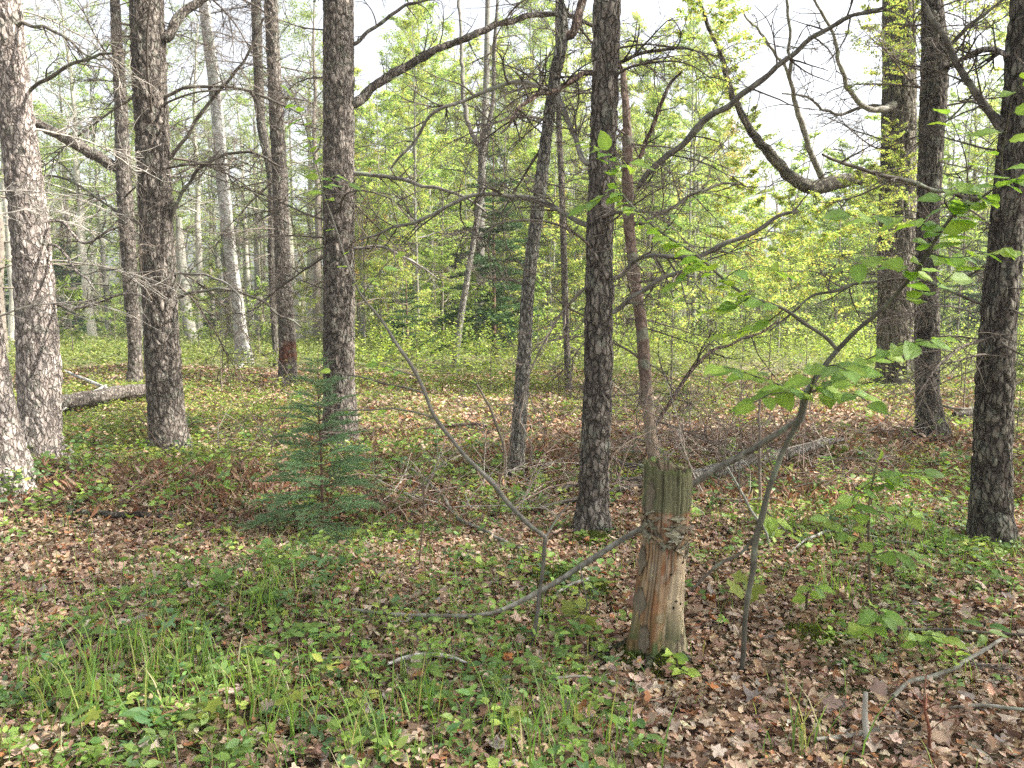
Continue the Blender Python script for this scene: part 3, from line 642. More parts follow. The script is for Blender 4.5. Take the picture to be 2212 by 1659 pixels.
# ------------------------------------------------------------------ trees behind
LM = [(-300, 'the left edge'), (85, 'the pale left pine'), (360, 'the stout brown pine'), (622, 'the scarred pine'), (735, 'the spruce-side pine'),
      (1113, 'the leaning slim pine'), (1280, 'the tall centre pine'), (1414, 'the peeling dead tree'), (1934, 'the giant maple'), (2140, 'the right edge pine'), (2500, 'the right edge')]
BG = []
def bg(px, py, kname, scl, fat=1., tone=None, lean=0., Y=None):
    p = gnd(px, py) if Y is None else at(px, 700, Y)
    BG.append([px, p[0], p[1], kname, scl, fat, lean])
for a in [(200, 745, 'tall_c', .9, .9), (234, 722, 'tall_a', .9, .8), (30, 748, 'tall_c', .95, .9), (8, 770, 'bare', .95, 1.2), (428, 742, 'tall_c', .9, .75), (150, 715, 'tall_e', 1, .9),
          (455, 712, 'bare', .9, .7), (545, 712, 'tall_c', .9, .6), (562, 730, 'tall_a', .85, .6), (648, 745, 'tall_c', .95, .9), (668, 728, 'tall_c', 1, .9), (690, 752, 'bare', .95, 1.1),
          (500, 702, 'tall_e', .9, .8), (400, 703, 'tall_b', .9, .9), (330, 712, 'tall_e', 1, .8), (100, 700, 'tall_b', 1, .8), (845, 728, 'tall_a', .85, .7), (893, 745, 'tall_a', .9, .55),
          (905, 765, 'tall_d', .75, .6), (812, 705, 'orange', 1.1, .8), (960, 712, 'tall_d', 1, .7), (1000, 698, 'tall_b', 1, .9), (1090, 720, 'tall_d', .9, .6), (1165, 712, 'tall_a', 1, .7),
          (1250, 722, 'tall_d', .9, .6), (1335, 705, 'tall_d', 1, .8), (1482, 752, 'tall_a', .8, .45), (1512, 728, 'tall_d', .9, .55), (1455, 700, 'tall_b', .9, .8), (1560, 715, 'orange', 1.1, .6),
          (780, 735, 'orange', .9, .8), (2062, 800, 'bare', .6, .4), (2100, 730, 'tall_e', .8, .7), (2190, 735, 'tall_b', .9, .8), (2000, 700, 'tall_a', .9, .8),
          (1620, 712, 'tall_b', .62, .6), (1870, 706, 'tall_b', .6, .6), (270, 700, 'tall_a', 1, .8), (600, 698, 'tall_b', 1, .8), (730, 700, 'tall_a', 1, .8)]:
    bg(*a)
for a in [(790, 752, 'tall_d', .62, .7), (850, 738, 'tall_d', .75, .6), (940, 745, 'tall_a', .7, .6), (1015, 750, 'tall_d', .6, .6), (1085, 742, 'tall_b', .7, .6), (1140, 735, 'tall_d', .75, .6), (1190, 752, 'tall_a', .6, .5), (1245, 742, 'tall_d', .7, .5),
          (1345, 748, 'tall_d', .62, .5), (1395, 735, 'tall_b', .75, .6), (1440, 742, 'tall_d', .7, .5), (1500, 738, 'tall_a', .75, .5), (1545, 745, 'tall_d', .62, .5), (1985, 738, 'tall_d', .7, .6), (2050, 748, 'tall_a', .6, .5), (2110, 742, 'tall_d', .7, .6),
          (870, 712, 'tall_d', 1.05, .6), (985, 706, 'tall_d', 1.1, .6), (1120, 708, 'tall_a', 1.1, .6), (1210, 704, 'tall_d', 1.1, .6), (1380, 708, 'tall_d', 1.1, .6), (1530, 706, 'tall_a', 1.05, .6), (800, 745, 'orange', .62, .6), (838, 752, 'orange', .5, .5), (765, 748, 'orange', .55, .5), (1210, 735, 'orange', .6, .5), (1620, 735, 'orange', .5, .5), (300, 735, 'tall_a', .75, .6), (160, 728, 'tall_b', .75, .6), (480, 735, 'tall_a', .7, .5), (60, 735, 'tall_a', .75, .6)]:
    bg(*a)
random.seed(23)
for i in range(46):
    px = random.uniform(-250, 2450); Y = random.uniform(34, 62)
    kn = random.choice(['tall_a', 'tall_b', 'tall_d', 'tall_e', 'tall_c'] if px < 700 else ['tall_a', 'tall_b', 'tall_d', 'orange'])
    sc_ = random.uniform(.75, 1.1)
    if 1560 < px < 1900: sc_ *= .55
    if px < 600: kn = random.choice(['tall_e', 'tall_c', 'bare', 'tall_a'])
    bg(px, 0, kn, sc_, random.uniform(.7, 1), Y=Y)
BG.sort(key=lambda t: t[0])
cnt = {}
for px, x, y, kn, s_, fat, lean in BG:
    gi = max(i for i in range(len(LM)) if LM[i][0] <= px) if px > LM[0][0] else 0
    gi = min(gi, len(LM) - 2); k_ = cnt.get(gi, 0); cnt[gi] = k_ + 1
    tone = {'tall_a': 'grey trunked leafy', 'tall_b': 'brown trunked leafy', 'tall_c': 'pale grey trunked', 'tall_d': 'yellow green leafed', 'tall_e': 'brown trunked sparse', 'bare': 'nearly bare brown', 'orange': 'orange leafed'}[kn]
    if LM[gi][1] == 'the left edge': wh = 'at the left edge, left of the pale left pine'
    elif LM[gi + 1][1] == 'the right edge': wh = 'right of the right edge pine'
    else: wh = f'between {LM[gi][1]} and {LM[gi + 1][1]}'
    lab = f'{tone} far tree, {ORD[k_]} {wh}'
    ft = 1.35 if px < 760 else 1.; z = float(height(x, y)); tm, cm, H0 = KINDS[kn]; rz = random.uniform(0, 6.28)
    e = thing('background_tree', lab, 'tree', (x, y, z), 'slender trees standing far behind the pines')
    link('trunk', tm, e, (0, 0, 0), (random.gauss(0, .015), random.gauss(0, .02), rz), (s_ * fat * ft, s_ * fat * ft, s_) if y < 30 else (s_ * ft, s_ * ft, s_))
    if cm:
        c = link('crown', cm, e, (0, 0, 0), (0, 0, rz), s_ if y >= 30 else (s_ * fat, s_ * fat, s_), kind='stuff')

# understory saplings and bushes
US = []
for px, py, kn, s_ in [(1450, 800, 'sap_b', .8), (1530, 775, 'sap_c', .8), (1600, 760, 'sap_a', 1.), (1680, 770, 'sap_b', 1.), (1740, 745, 'sap_c', .9), (1800, 760, 'sap_a', .9), (1850, 740, 'sap_b', 1.1),
                       (1560, 730, 'sap_c', 1.), (1640, 722, 'sap_a', 1.2), (1720, 725, 'sap_c', .9), (1880, 745, 'sap_c', .8), (1420, 745, 'sap_a', 1), (1350, 745, 'sap_c', .9), (1180, 750, 'sap_a', .9),
                       (1100, 745, 'sap_b', 1.1), (940, 760, 'sap_a', .8), (870, 770, 'sap_b', .8), (790, 760, 'sap_b', 1), (470, 755, 'sap_b', .9), (430, 775, 'shrub', 1.2), (250, 760, 'shrub', 1.3), (160, 790, 'shrub', 1.2),
                       (560, 770, 'shrub', 1.2), (660, 760, 'sap_b', .7), (2090, 760, 'sap_a', .8), (2180, 790, 'sap_b', .8), (1980, 740, 'sap_c', .8), (1030, 790, 'shrub', 1.2), (1160, 800, 'shrub', 1.1), (1330, 800, 'twiggy', 1.), (1270, 820, 'twiggy', .7),
                       (1450, 870, 'twiggy', .75), (1530, 860, 'twiggy', .8), (1600, 900, 'twiggy', .6), (1490, 930, 'twiggy', .5), (1660, 840, 'twiggy', .8), (1740, 830, 'twiggy', .7), (1350, 900, 'twiggy', .5), (1810, 860, 'twiggy', .5),
                       (900, 830, 'twiggy', .6), (1060, 860, 'twiggy', .5), (480, 850, 'twiggy', .5), (2080, 900, 'twiggy', .7), (2190, 870, 'shrub', .9), (2195, 960, 'shrub', .6), (1700, 745, 'sap_b', 1.2), (1830, 722, 'sap_a', 1.2), (1500, 718, 'sap_a', 1.2), (2140, 740, 'sap_c', .8)]:
    US.append((px, py, kn, s_))
for i in range(105):
    px = random.uniform(-60, 2280) if i % 3 == 0 else random.uniform(780, 1930); py = random.choice((random.uniform(702, 725), random.uniform(712, 765)))
    if px < 700: US.append((px, py, random.choice(('shrub', 'shrub', 'sap_b', 'sap_a')), random.uniform(.8, 1.3)))
    else: US.append((px, py, random.choice(('sap_a', 'sap_b', 'sap_c', 'sap_c', 'shrub')), random.uniform(.8, 1.35)))
US.sort(key=lambda t: t[0]); cnt = {}
for px, py, kn, s_ in US:
    gi = max(i for i in range(len(LM)) if LM[i][0] <= px); kd = 'bush' if kn in ('twiggy', 'shrub') else 'sapling'
    k_ = cnt.get((gi, kn), 0); cnt[gi, kn] = k_ + 1
    nm = {'sap_a': 'spreading green', 'sap_b': 'low yellow green', 'sap_c': 'taller leafy', 'shrub': 'knee high leafy', 'twiggy': 'bare twiggy reddish'}[kn]
    rt = LM[gi + 1][1]; wh = f'between {LM[gi][1]} and {rt}' if rt != 'the right edge' else 'right of the right edge pine'
    p = gnd(px, py); tm, cm, _ = KINDS[kn]; rz = random.uniform(0, 6.28)
    e = thing('bush' if kd == 'bush' else 'leafy_sapling', f'{nm} {kd}, {ORD[k_]} {wh}', kd, p, 'understory saplings and bushes')
    link('stem', tm, e, (0, 0, 0), (0, 0, rz), s_)
    link('foliage', cm, e, (0, 0, 0), (0, 0, rz), s_, kind='stuff')

# ------------------------------------------------------------------ far woods, one mass nobody could count
g = Geo()
nb = 1500; ang = rg.uniform(-.85, .85, nb); rad = rg.uniform(60, 98, nb); bx, by = np.sin(ang) * rad, np.cos(ang) * rad
pxs = CX + F * bx / by; top = np.where((pxs > 1560) & (pxs < 1930), 5.5, np.where(pxs < 700, 9, 14.))
bz = rg.uniform(0, 1, nb) ** 1.2 * top
rr = rg.uniform(.8, 2.2, nb); per = 80
cen = np.repeat(np.stack([bx, by, bz + .5], 1), per, 0) + rg.normal(0, .6, (nb * per, 3)) * np.repeat(rr, per)[:, None] * [1, 1, .6]
cb = np.repeat(pal(nb, [(.13, .18, .06), (.18, .23, .07), (.23, .28, .08), (.17, .16, .11)], [3, 3, 2, 1.2], .2), per, 0)
scatter(g, [LEAF2], cen, rdir(len(cen)), upn(len(cen), .8), rg.uniform(.2, .4, len(cen)), np.clip(cb * rg.normal(1, .2, (len(cb), 1)), .01, 1))
for i in range(260):
    a_ = random.uniform(-.8, .8); d_ = random.uniform(50, 92); x, y = math.sin(a_) * d_, math.cos(a_) * d_; hh = random.uniform(6, 15)
    z = float(height(x, y)); r_ = random.uniform(.07, .17)
    Pp = np.array([(x, y, z - .2), (x + random.gauss(0, .25), y, z + hh * .5), (x + random.gauss(0, .5), y, z + hh)])
    tube(g, spline(Pp, 6), np.linspace(r_, r_ * .3, 6), 5, np.array(random.choice([GREY, BRN, PALE, BRN])))
link('far_woods', g.mesh('far_woods', M_LEAF), kind='stuff')

# ------------------------------------------------------------------ spruces
def bough_mesh(seed, Ln, step, nl, nw, col=(.035, .085, .045), sides=9):
    random.seed(seed); g = Geo(); tw = []
    n = 12; d = np.array([1., 0, .22]); P = [np.zeros(3)]
    for i in range(n):
        d = d + np.array([0, random.gauss(0, .035), -.055 + (.12 if i > 8 else 0) + random.gauss(0, .03)]); d /= np.linalg.norm(d); P.append(P[-1] + d * Ln / n)
    P = np.array(P); tube(g, P, np.linspace(.006, .0018, n + 1) * (Ln / .7) ** .5, 5, (.14, .09, .055)); tw.append(P[2:])
    for q in range(sides * 2):
        s_ = .16 + .8 * (q // 2 + .5 * random.random()) / sides; f_ = s_ * n; a = int(f_); p = P[a] + (P[min(a + 1, n)] - P[a]) * (f_ - a)
        sg = 1 if q % 2 else -1; L2 = Ln * .42 * (1.08 - s_) * random.uniform(.7, 1.2) + .02
        d = np.array([.75, sg * random.uniform(.55, .9), random.gauss(.02, .1)]); d /= np.linalg.norm(d); T = [p]
        for u in range(5):
            d = d + np.array([.05, random.gauss(0, .06), random.gauss(-.02, .05)]); d /= np.linalg.norm(d); T.append(T[-1] + d * L2 / 5)
        T = np.array(T); tube(g, T, np.linspace(.002, .001, 6) * (Ln / .7) ** .5, 3, (.16, .11, .06)); tw.append(T)
        for v in range(2 if L2 > .1 * Ln / .7 else 0):
            a2 = random.randint(1, 3); d3 = (T[a2 + 1] - T[a2]); d3 /= np.linalg.norm(d3); d3 = d3 + np.cross(d3, [0, 0, 1]) * random.choice((-.8, .8)); d3 /= np.linalg.norm(d3)
            T3 = T[a2] + d3 * np.linspace(0, L2 * .4, 4)[:, None]; tw.append(T3)
    pos, dr, col_ = [], [], []
    for T in tw:
        L_ = np.linalg.norm(np.diff(T, axis=0), axis=1).sum(); m = max(4, int(L_ / step)); u = rg.uniform(0, len(T) - 1.001, m); a = u.astype(int)
        p = T[a] + (T[a + 1] - T[a]) * (u - a)[:, None]; tt = T[a + 1] - T[a]; tt /= np.linalg.norm(tt, axis=1)[:, None]
        rn = rg.normal(0, 1, (m, 3)); rn -= (rn * tt).sum(1)[:, None] * tt; rn /= np.linalg.norm(rn, axis=1)[:, None]; rn[:, 2] = rn[:, 2] * .7 + .15
        pos.append(p); dr.append(tt * rg.uniform(.4, .9, (m, 1)) + rn * .8)
    pos = np.concatenate(pos); dr = np.concatenate(dr)
    NEED = (np.array([(-nw / nl / 2, 0, 0), (nw / nl / 2, 0, 0), (0, 1, 0)]), np.array([(0, 1, 2)]))
    scatter(g, [NEED], pos, dr, rdir(len(pos)), rg.uniform(.75, 1.2, len(pos)) * nl, pal(len(pos), [col, (col[0] * 1.4, col[1] * 1.25, col[2] * 1.1), (col[0] * .8, col[1] * .85, col[2])]))
    return g.mesh('bough', M_NEED)
BO_S = [bough_mesh(80 + i, .7, .0010, .0145, .0028, (.18, .30, .15)) for i in range(5)]
BO_L = [bough_mesh(90 + i, 1.5, .0038, .055, .018, (.075, .14, .055), 9) for i in range(4)]
def spruce(base, H, wid, n, protos, plen, label, name='spruce_tree', lo=.1, rt=.02, sparse=.25, group='young spruces', powr=.75):
    if protos is BO_L: n = int(n * 1.2)
    e = thing(name, label, 'spruce', base, group); g = Geo()
    P = np.array([(0, 0, -.05), (.004, 0, H * .4), (-.006, 0, H * .75), (0, 0, H)]); tube(g, spline(P, 14), np.linspace(rt, rt * .12, 14), 8, (.16, .10, .07))
    link('trunk', g.mesh('trunk', M_TWIG), e)
    i = 0
    while i < n:
        t_ = (i // 5 + (.12 * random.random() if i % 5 else .7)) / (n / 5); i += 1
        z = H * (lo + (1 - lo) * min(t_, 1) * .98); Ln = wid * max(.03, 1.02 - t_) ** powr * random.uniform(1 - sparse, 1.1) + .04 * H * .3
        s_ = Ln / plen
        link('bough', random.choice(protos), e, (0, 0, z), (random.gauss(0, .12), random.gauss(-.06 - .5 * t_, .10), i * 2.4 + random.gauss(0, .3)), (s_, s_ * 1.05, s_))
    return e
random.seed(31)
b0 = gnd(697, 1168); top = at(690, 768, b0[1])
spruce(b0, top[2] - b0[2] + .04, .53, 75, BO_S, .7, 'small dark green spruce standing in front of the straight grey pine', 'spruce_sapling', .10, .013, .25, powr=.62)
for px, py, ty, wd, n, lb in [(1067, 782, 290, 1.55, 56, 'tall thin young spruce with spreading tiers behind the leaning slim pine'), (880, 776, 600, 1.0, 40, 'low dark spruce right of the pine behind the little spruce'),
                              (150, 730, 500, 1.9, 60, 'dense dark spruce just right of the pale left pine'), (10, 720, 480, 1.8, 52, 'dense spruce at the left edge behind the pale pine'),
                              (985, 735, 480, 1.7, 52, 'mid height spruce behind the crooked young tree'), (2120, 770, 470, 1.5, 48, 'spruce half hidden behind the right edge pine'),
                              (2080, 720, 380, 2.2, 60, 'far tall spruce between the twiggy dark pine and right edge pine'), (470, 720, 600, 1.5, 40, 'low spruce left of the white birch base'), (2210, 730, 420, 2., 52, 'spruce at the far right edge of the view')]:
    p = gnd(px, py); tp = at(px, ty, p[1]); spruce(p, tp[2] - p[2], wd, n, BO_L, 1.5, lb, rt=.06)

# ------------------------------------------------------------------ neighbouring trees just outside the view, whose crowns shade the foreground
random.seed(41)
for i, (x, y, kn, s_) in enumerate([(7.2, 3.2, 'crown_leafy', .95), (10.5, 5.4, 'crown_leafy', 1.05), (6.0, .6, 'crown_leafy', .55), (12.5, 2.2, 'crown_leafy', 1.1), (9.0, -2.0, 'crown_leafy', 1.),
                                    (4.2, -2.4, 'crown_pine', .9), (15.5, 6.5, 'crown_pine', 1.15), (-5.5, .5, 'crown_leafy', .9)]):
    z = float(height(x, y)); rz = random.uniform(0, 6)
    e = thing('maple_tree' if kn == 'crown_leafy' else 'pine_tree', f"tall {'needled' if kn == 'crown_pine' else 'leafy'} tree outside the view, {ORD[i]} of those shading the foreground", 'tree', (x, y, z), 'shade trees outside the view')
    link('trunk', KINDS[kn][0], e, (0, 0, 0), (0, 0, rz), s_); link('crown', KINDS[kn][1], e, (0, 0, 0), (0, 0, rz), s_, kind='stuff')

# ------------------------------------------------------------------ the broken stump
sb = gnd(1412, 1446); SY = sb[1] + .12
e = thing('tree_stump', 'tall broken stump of orange brown rotting wood with a mossy foot', 'stump', (at(1415, 1428, SY)[0], SY, float(height(sb[0], SY))))
SB = np.array(e.location)
prof = [(1408, 1466, 140), (1412, 1425, 124), (1417, 1370, 114), (1421, 1310, 108), (1428, 1250, 103), (1433, 1200, 100), (1438, 1120, 99), (1443, 1040, 97), (1444, 1000, 97)]
W = np.array([(*at(a, b_, SY), .5 * c * depth_of(at(a, b_, SY)) / F) for a, b_, c in prof]); W[0, 2] = SB[2] - .04
S = spline(W, 150); k = 132; V, Nn, th = rings(S[:, :3], S[:, 3], k)
thf = np.arctan2(Nn[:, :, 1], Nn[:, :, 0])                     # -90 deg looks at the camera, 0 is the right side
hz = (S[:, 2] - SB[2])[:, None] + 0 * thf; Ht = S[-1, 2] - SB[2]
c_, s_ = np.cos(thf), np.sin(thf)
q = np.stack([c_ * 9, s_ * 9, hz * 2.2], -1).reshape(-1, 3)
grain = (vnoise(q * [1.6, 1.6, .8], 1) * .6 + vnoise(q * [5, 5, 1.2], 2) * .4).reshape(hz.shape)
blot = vnoise(np.stack([c_ * 3, s_ * 3, hz * 9], -1).reshape(-1, 3), 3).reshape(hz.shape)
blot2 = vnoise(np.stack([c_ * 5 + 4, s_ * 5, hz * 22], -1).reshape(-1, 3), 4).reshape(hz.shape)
low = np.exp(-np.maximum(hz, 0) / .14)
disp = .012 * (grain - .5) + .010 * (blot - .5) + .006 * (blot2 - .5) + low * .045 * (np.cos(thf * 3 + 1.2) + .6 * np.cos(thf * 7))
fr = hz / Ht
ang = np.degrees(thf)
thr = -84 + 8 * fr + 46 * sstep(.45, .74, fr) + 10 * (blot2 - .5)
pale_w = sstep(thr, thr + 9, ang) * (1 - sstep(40, 75, ang)) * (1 - sstep(.72, .80, fr) * (1 - sstep(-5, 12, ang)))
topb = sstep(.735 + .03 * blot, .765 + .03 * blot, fr) * (1 - pale_w)      # weathered top shell
disp = disp + topb * .004 - .007 * pale_w
orange = np.array((.37, .225, .125)); brown = np.array((.27, .19, .125)); rust = np.array((.25, .105, .05)); pale = np.array((.62, .49, .34))
C = brown + (orange - brown) * sstep(.35, .65, grain)[..., None]
C = C + (rust - C) * (sstep(.5, .62, blot) * .85 * sstep(.25, .5, grain))[..., None]
C = C * (1 - .4 * sstep(.62, .75, vnoise(q * [2.5, 2.5, .5] + 9, 11).reshape(hz.shape)))[..., None]
fine = vnoise(q * [7, 7, 1.4] + 3, 13).reshape(hz.shape); wq = q + (np.stack([vnoise(q * 2, 21), vnoise(q * 2, 22), vnoise(q * 2, 23)], 1) - .5) * .5
crack = sstep(.7, .77, vnoise(wq * [4.5, 4.5, .9] + 1, 14).reshape(hz.shape)); disp = disp - .006 * crack * (fr < .97) + .007 * (fine - .5)
C = C * (.72 + .56 * fine[..., None]) * (1 - .5 * crack[..., None])
C = C + (np.array((.42, .37, .29)) - C) * (sstep(.6, .70, blot2) * .45 * sstep(.4, .6, fine))[..., None]
C = C + (pale * (.8 + .35 * grain[..., None]) - C) * (pale_w * (1 - .35 * sstep(.6, .8, blot2)))[..., None]
C = C + (np.array((.145, .14, .08)) * (.45 + .6 * fine + 1.2 * np.clip(grain - .35, 0, 1))[..., None] - C) * topb[..., None]
C = C + (np.array((.105, .13, .045)) - C) * (sstep(.955, 1.0, fr) * .75 * vnoise(q, 8).reshape(hz.shape) * 1.4).clip(0, 1)[..., None]
C = C + (np.array((.085, .115, .045)) - C) * (np.clip(low * 2., 0, 1) * (.4 + .6 * sstep(.35, .6, blot2)))[..., None]
C *= (.8 + .4 * vnoise(q * [12, 12, 3], 6).reshape(hz.shape))[..., None]
V = V + Nn * disp[..., None]
rim = (vnoise(np.stack([c_[0] * 6, s_[0] * 6, 0 * c_[0]], -1) * 2.2, 5) - .5) * .035 + (vnoise(np.stack([c_[0] * 40, s_[0] * 40, 0 * c_[0]], -1), 6) - .5) * .018 - .018 * c_[0] - .012
V[:, :, 2] += rim[None] * np.clip((fr - .9) / .1, 0, 1)
g = Geo(); rings_in = []
for f_, dz in ((.86, -.012), (.6, -.045), (.3, -.06), (.02, -.065)):
    ctr = V[-1].mean(0); r_ = ctr + (V[-1] - ctr) * f_; r_[:, 2] = V[-1][:, 2] * f_ + ctr[2] * (1 - f_) + dz + .02 * (vnoise(r_ * 60, 3) - .5); rings_in.append(r_)
Vall = np.concatenate([V, np.array(rings_in)]); Call = np.concatenate([C, np.broadcast_to(np.array((.12, .09, .06)), (4, k, 3)) * (.7 + .6 * vnoise(np.array(rings_in).reshape(-1, 3) * 50, 2).reshape(4, k, 1))])
g.add(Vall.reshape(-1, 3) - SB, ringfaces(len(Vall), k), Call.reshape(-1, 3))
link('wood', g.mesh('wood', M_WOOD), e)
def on_stump(deg, z, off=0.):
    i = int(np.argmin(np.abs(S[:, 2] - SB[2] - z))); a = R(deg)
    return S[i, :3] + np.array([math.cos(a), math.sin(a), 0]) * (S[i, 3] + off) - SB
random.seed(3)
def chip(name, deg, z, wd, hgt, th_, col, tilt=0., mt=None, label=None):
    """an irregular curved scale of bark standing proud of the wood"""
    g = Geo(); n, m = 9, 6; Vs = []
    for lay in (0, 1):
        for i in range(n):
            for j in range(m):
                u, v = i / (n - 1) - .5, j / (m - 1) - .5
                ed = (1 - .5 * abs(2 * v) ** 2) * (1 + .25 * math.sin(9 * v + deg)); ev = (1 - .35 * abs(2 * u) ** 2) * (1 + .25 * math.sin(7 * u + z * 40))
                p = on_stump(deg + u * wd * ed, z + v * hgt * ev + u * tilt, .004 + (th_ if lay else 0) * (1 - .5 * abs(2 * u) ** 3) + random.gauss(0, .0012))
                Vs.append(p)
    nm = n * m; Fs = []
    for i in range(n - 1):
        for j in range(m - 1):
            a = i * m + j; Fs.append((a, a + m, a + m + 1, a + 1)); b_ = a + nm; Fs.append((b_, b_ + 1, b_ + m + 1, b_ + m))
    bd = [i * m for i in range(n)] + [(n - 1) * m + j for j in range(1, m)] + [i * m + m - 1 for i in range(n - 2, -1, -1)] + [j for j in range(m - 2, 0, -1)]
    for a, b_ in zip(bd, bd[1:] + bd[:1]): Fs.append((a, b_, b_ + nm, a + nm))
    Vs = np.array(Vs); g.add(Vs, np.array(Fs), np.array(col) * (.7 + .6 * vnoise(Vs * 90, 4)[:, None]))
    return link(name, g.mesh(name, mt or M_WOOD), e, label=label)
for i in range(34):                                             # ragged belt of grey lichened bark round the middle
    d_ = random.uniform(-165, -28); z = Ht * random.uniform(.60, .76) - .0005 * (d_ + 90)
    chip('bark_scale', d_, z, random.uniform(14, 42), random.uniform(.012, .038), random.uniform(.006, .016), random.choice([(.19, .175, .125), (.24, .225, .16), (.15, .125, .09), (.26, .19, .12)]), random.gauss(0, .02))
for d_, z, wd, hg in ((-150, Ht * .30, 40, .17), (-160, Ht * .52, 34, .12), (-128, Ht * .14, 30, .13), (-40, Ht * .10, 34, .10), (-145, Ht * .84, 26, .16)):
    chip('bark_scale', d_, z, wd, hg, .008, (.17, .14, .10))
chip('splinter', -62, Ht * .575, 26, .008, .022, (.42, .35, .25), -.028); chip('splinter', -70, Ht * .66, 24, .007, .02, (.40, .38, .32), -.006); chip('splinter', -85, Ht * .64, 20, .006, .016, (.38, .36, .3), .004)
for d_, z in ((-48, .52), (-66, .30), (-60, .33), (-44, .31), (-80, .47)): chip('knot_hole', d_, Ht * z, 6, .012, -.0015, (.03, .02, .015))
for pts in ([(1360, 1405, 26), (1335, 1412, 17), (1308, 1424, 12), (1284, 1432, 8)], [(1458, 1418, 26), (1480, 1432, 16), (1500, 1440, 8)], [(1405, 1432, 30), (1400, 1452, 20), (1392, 1466, 9)]):
    W = []
    for a, b_, c in pts:
        p = gnd(a, b_ + 4); p[2] += c * .3 * p[1] / F + .03; W.append((*p, .5 * c * p[1] / F))
    W = spline(np.array(W), 24); g = Geo(); Vv, Fc, Cv = bark_tube(W[:, :3] - SB, W[:, 3], 14, 'old', 3, moss=.5); g.add(Vv, Fc, Cv); link('root', g.mesh('root', M_BARK), e)

# ------------------------------------------------------------------ saplings with leaves one can count
LEAVES = []
for i in range(6):
    PV, PF = ovate(9, .30 + .03 * (i % 3), .10 + .09 * (i % 4), i); g = Geo(); nv = len(PV)
    base_c = [(.25, .38, .075), (.21, .34, .075), (.29, .42, .08), (.19, .31, .08), (.26, .38, .07), (.31, .42, .08)][i]
    cc = np.tile(np.array(base_c), (nv, 1)); cc[2::5] *= 1.25; cc[::2] *= .95
    g.add(PV, PF, cc); stem = np.array([(0, -.16, .02), (0, -.08, 0), (0, 0, 0)]); tube(g, stem, [.012, .01, .008], 3, (.16, .19, .06))
    LEAVES.append(g.mesh('leaf', M_LEAFN))
def put_leaf(e, p, d, size, nrm=None, proto=None, name='leaf', lab=None):
    n = np.array(nrm if nrm is not None else (random.gauss(0, .3), random.gauss(-.42, .32), 1.))
    B = basis(np.array([d]), np.array([n]))[0]
    return link(name, proto or random.choice(LEAVES), e, np.asarray(p) - np.array(e.location), Matrix(B.tolist()).to_euler(), size, label=lab)
def woody(e, pts, Y0, Y1, c=(.13, .12, .10), k=8, name='branch', m=None, twigs=0, tl=.2, mt=None):
    n = len(pts); W = []
    for i, (a, b_, w_) in enumerate(pts):
        Y = Y0 + (Y1 - Y0) * i / max(1, n - 1); p = at(a, b_, Y); W.append((*p, max(.0012, .5 * w_ * depth_of(p) / F)))
    W = np.array(W); Ln = np.linalg.norm(np.diff(W[:, :3], axis=0), axis=1).sum(); S = spline(W, max(6, int(Ln / .025)))
    nz = S[:, :3] * 9; S[:, :3] += (np.stack([vnoise(nz, 1), vnoise(nz, 2), vnoise(nz, 3)], 1) - .5) * .012
    g = Geo(); L0 = np.array(e.location)
    tube(g, S[:, :3] - L0, S[:, 3] * (.92 + .2 * vnoise(S[:, :3] * 30, 2)), k, np.array(c) * (.7 + .6 * vnoise(np.repeat(S[:, :3], k, 0) * 40, 5)[:, None]))
    for j in range(twigs):
        i = random.randint(len(S) // 5, len(S) - 2); t_ = S[i + 1, :3] - S[i, :3]; t_ /= np.linalg.norm(t_); dead_twig(g, S[i, :3] - L0, t_, tl * random.uniform(.5, 1.2), .0025, c, 1)
    link(name, g.mesh(name, mt or M_BARKG), e)
    return S[:, :3]
def leaves_along(e, S, n, size, s0=.2, spread=.05, end=True):
    size *= 1.2
    for j in range(n):
        u = s0 + (1 - s0) * (j + .5 * random.random()) / n; i = min(int(u * (len(S) - 1)), len(S) - 2)
        t_ = S[i + 1] - S[i]; t_ /= np.linalg.norm(t_); sd_ = np.cross(t_, (0, 0, 1)); sd_ /= np.linalg.norm(sd_) + 1e-6
        d = t_ * random.uniform(.3, .8) + sd_ * (1 if j % 2 else -1) * random.uniform(.5, 1); d[2] = d[2] * .4 + random.gauss(-.08, .12); d /= np.linalg.norm(d)
        put_leaf(e, S[i] + d * size * .14, d, size * random.uniform(.7, 1.15))
    if end:
        t_ = S[-1] - S[-2]; t_ /= np.linalg.norm(t_); put_leaf(e, S[-1] + t_ * .01, t_ * [1, 1, .4], size)
random.seed(77)
fb = gnd(1600, 1456); FY = fb[1]
e = thing('leafy_sapling', 'forked young tree with broad green leaves right of the broken stump', 'sapling', fb)
woody(e, [(1600, 1462, 11), (1606, 1400, 11), (1612, 1310, 12), (1625, 1230, 12), (1636, 1150, 14), (1655, 1080, 12), (1680, 1000, 11), (1705, 945, 10), (1726, 908, 11)], FY, FY - .1, (.10, .095, .075), 12, 'stem')
woody(e, [(1726, 908, 17), (1738, 870, 16), (1746, 850, 14), (1765, 815, 12), (1788, 780, 11), (1806, 757, 11)], FY - .1, FY - .2, (.12, .115, .10), 12, 'stem')
S1 = woody(e, [(1806, 757, 9), (1782, 728, 8), (1734, 695, 8), (1689, 667, 7), (1619, 640, 6), (1564, 602, 6), (1514, 562, 5), (1474, 530, 5), (1430, 505, 4), (1385, 468, 4), (1345, 425, 3), (1322, 380, 3), (1312, 330, 3)], FY - .2, FY - .1, (.12, .11, .09))
leaves_along(e, S1, 40, .078, .25)
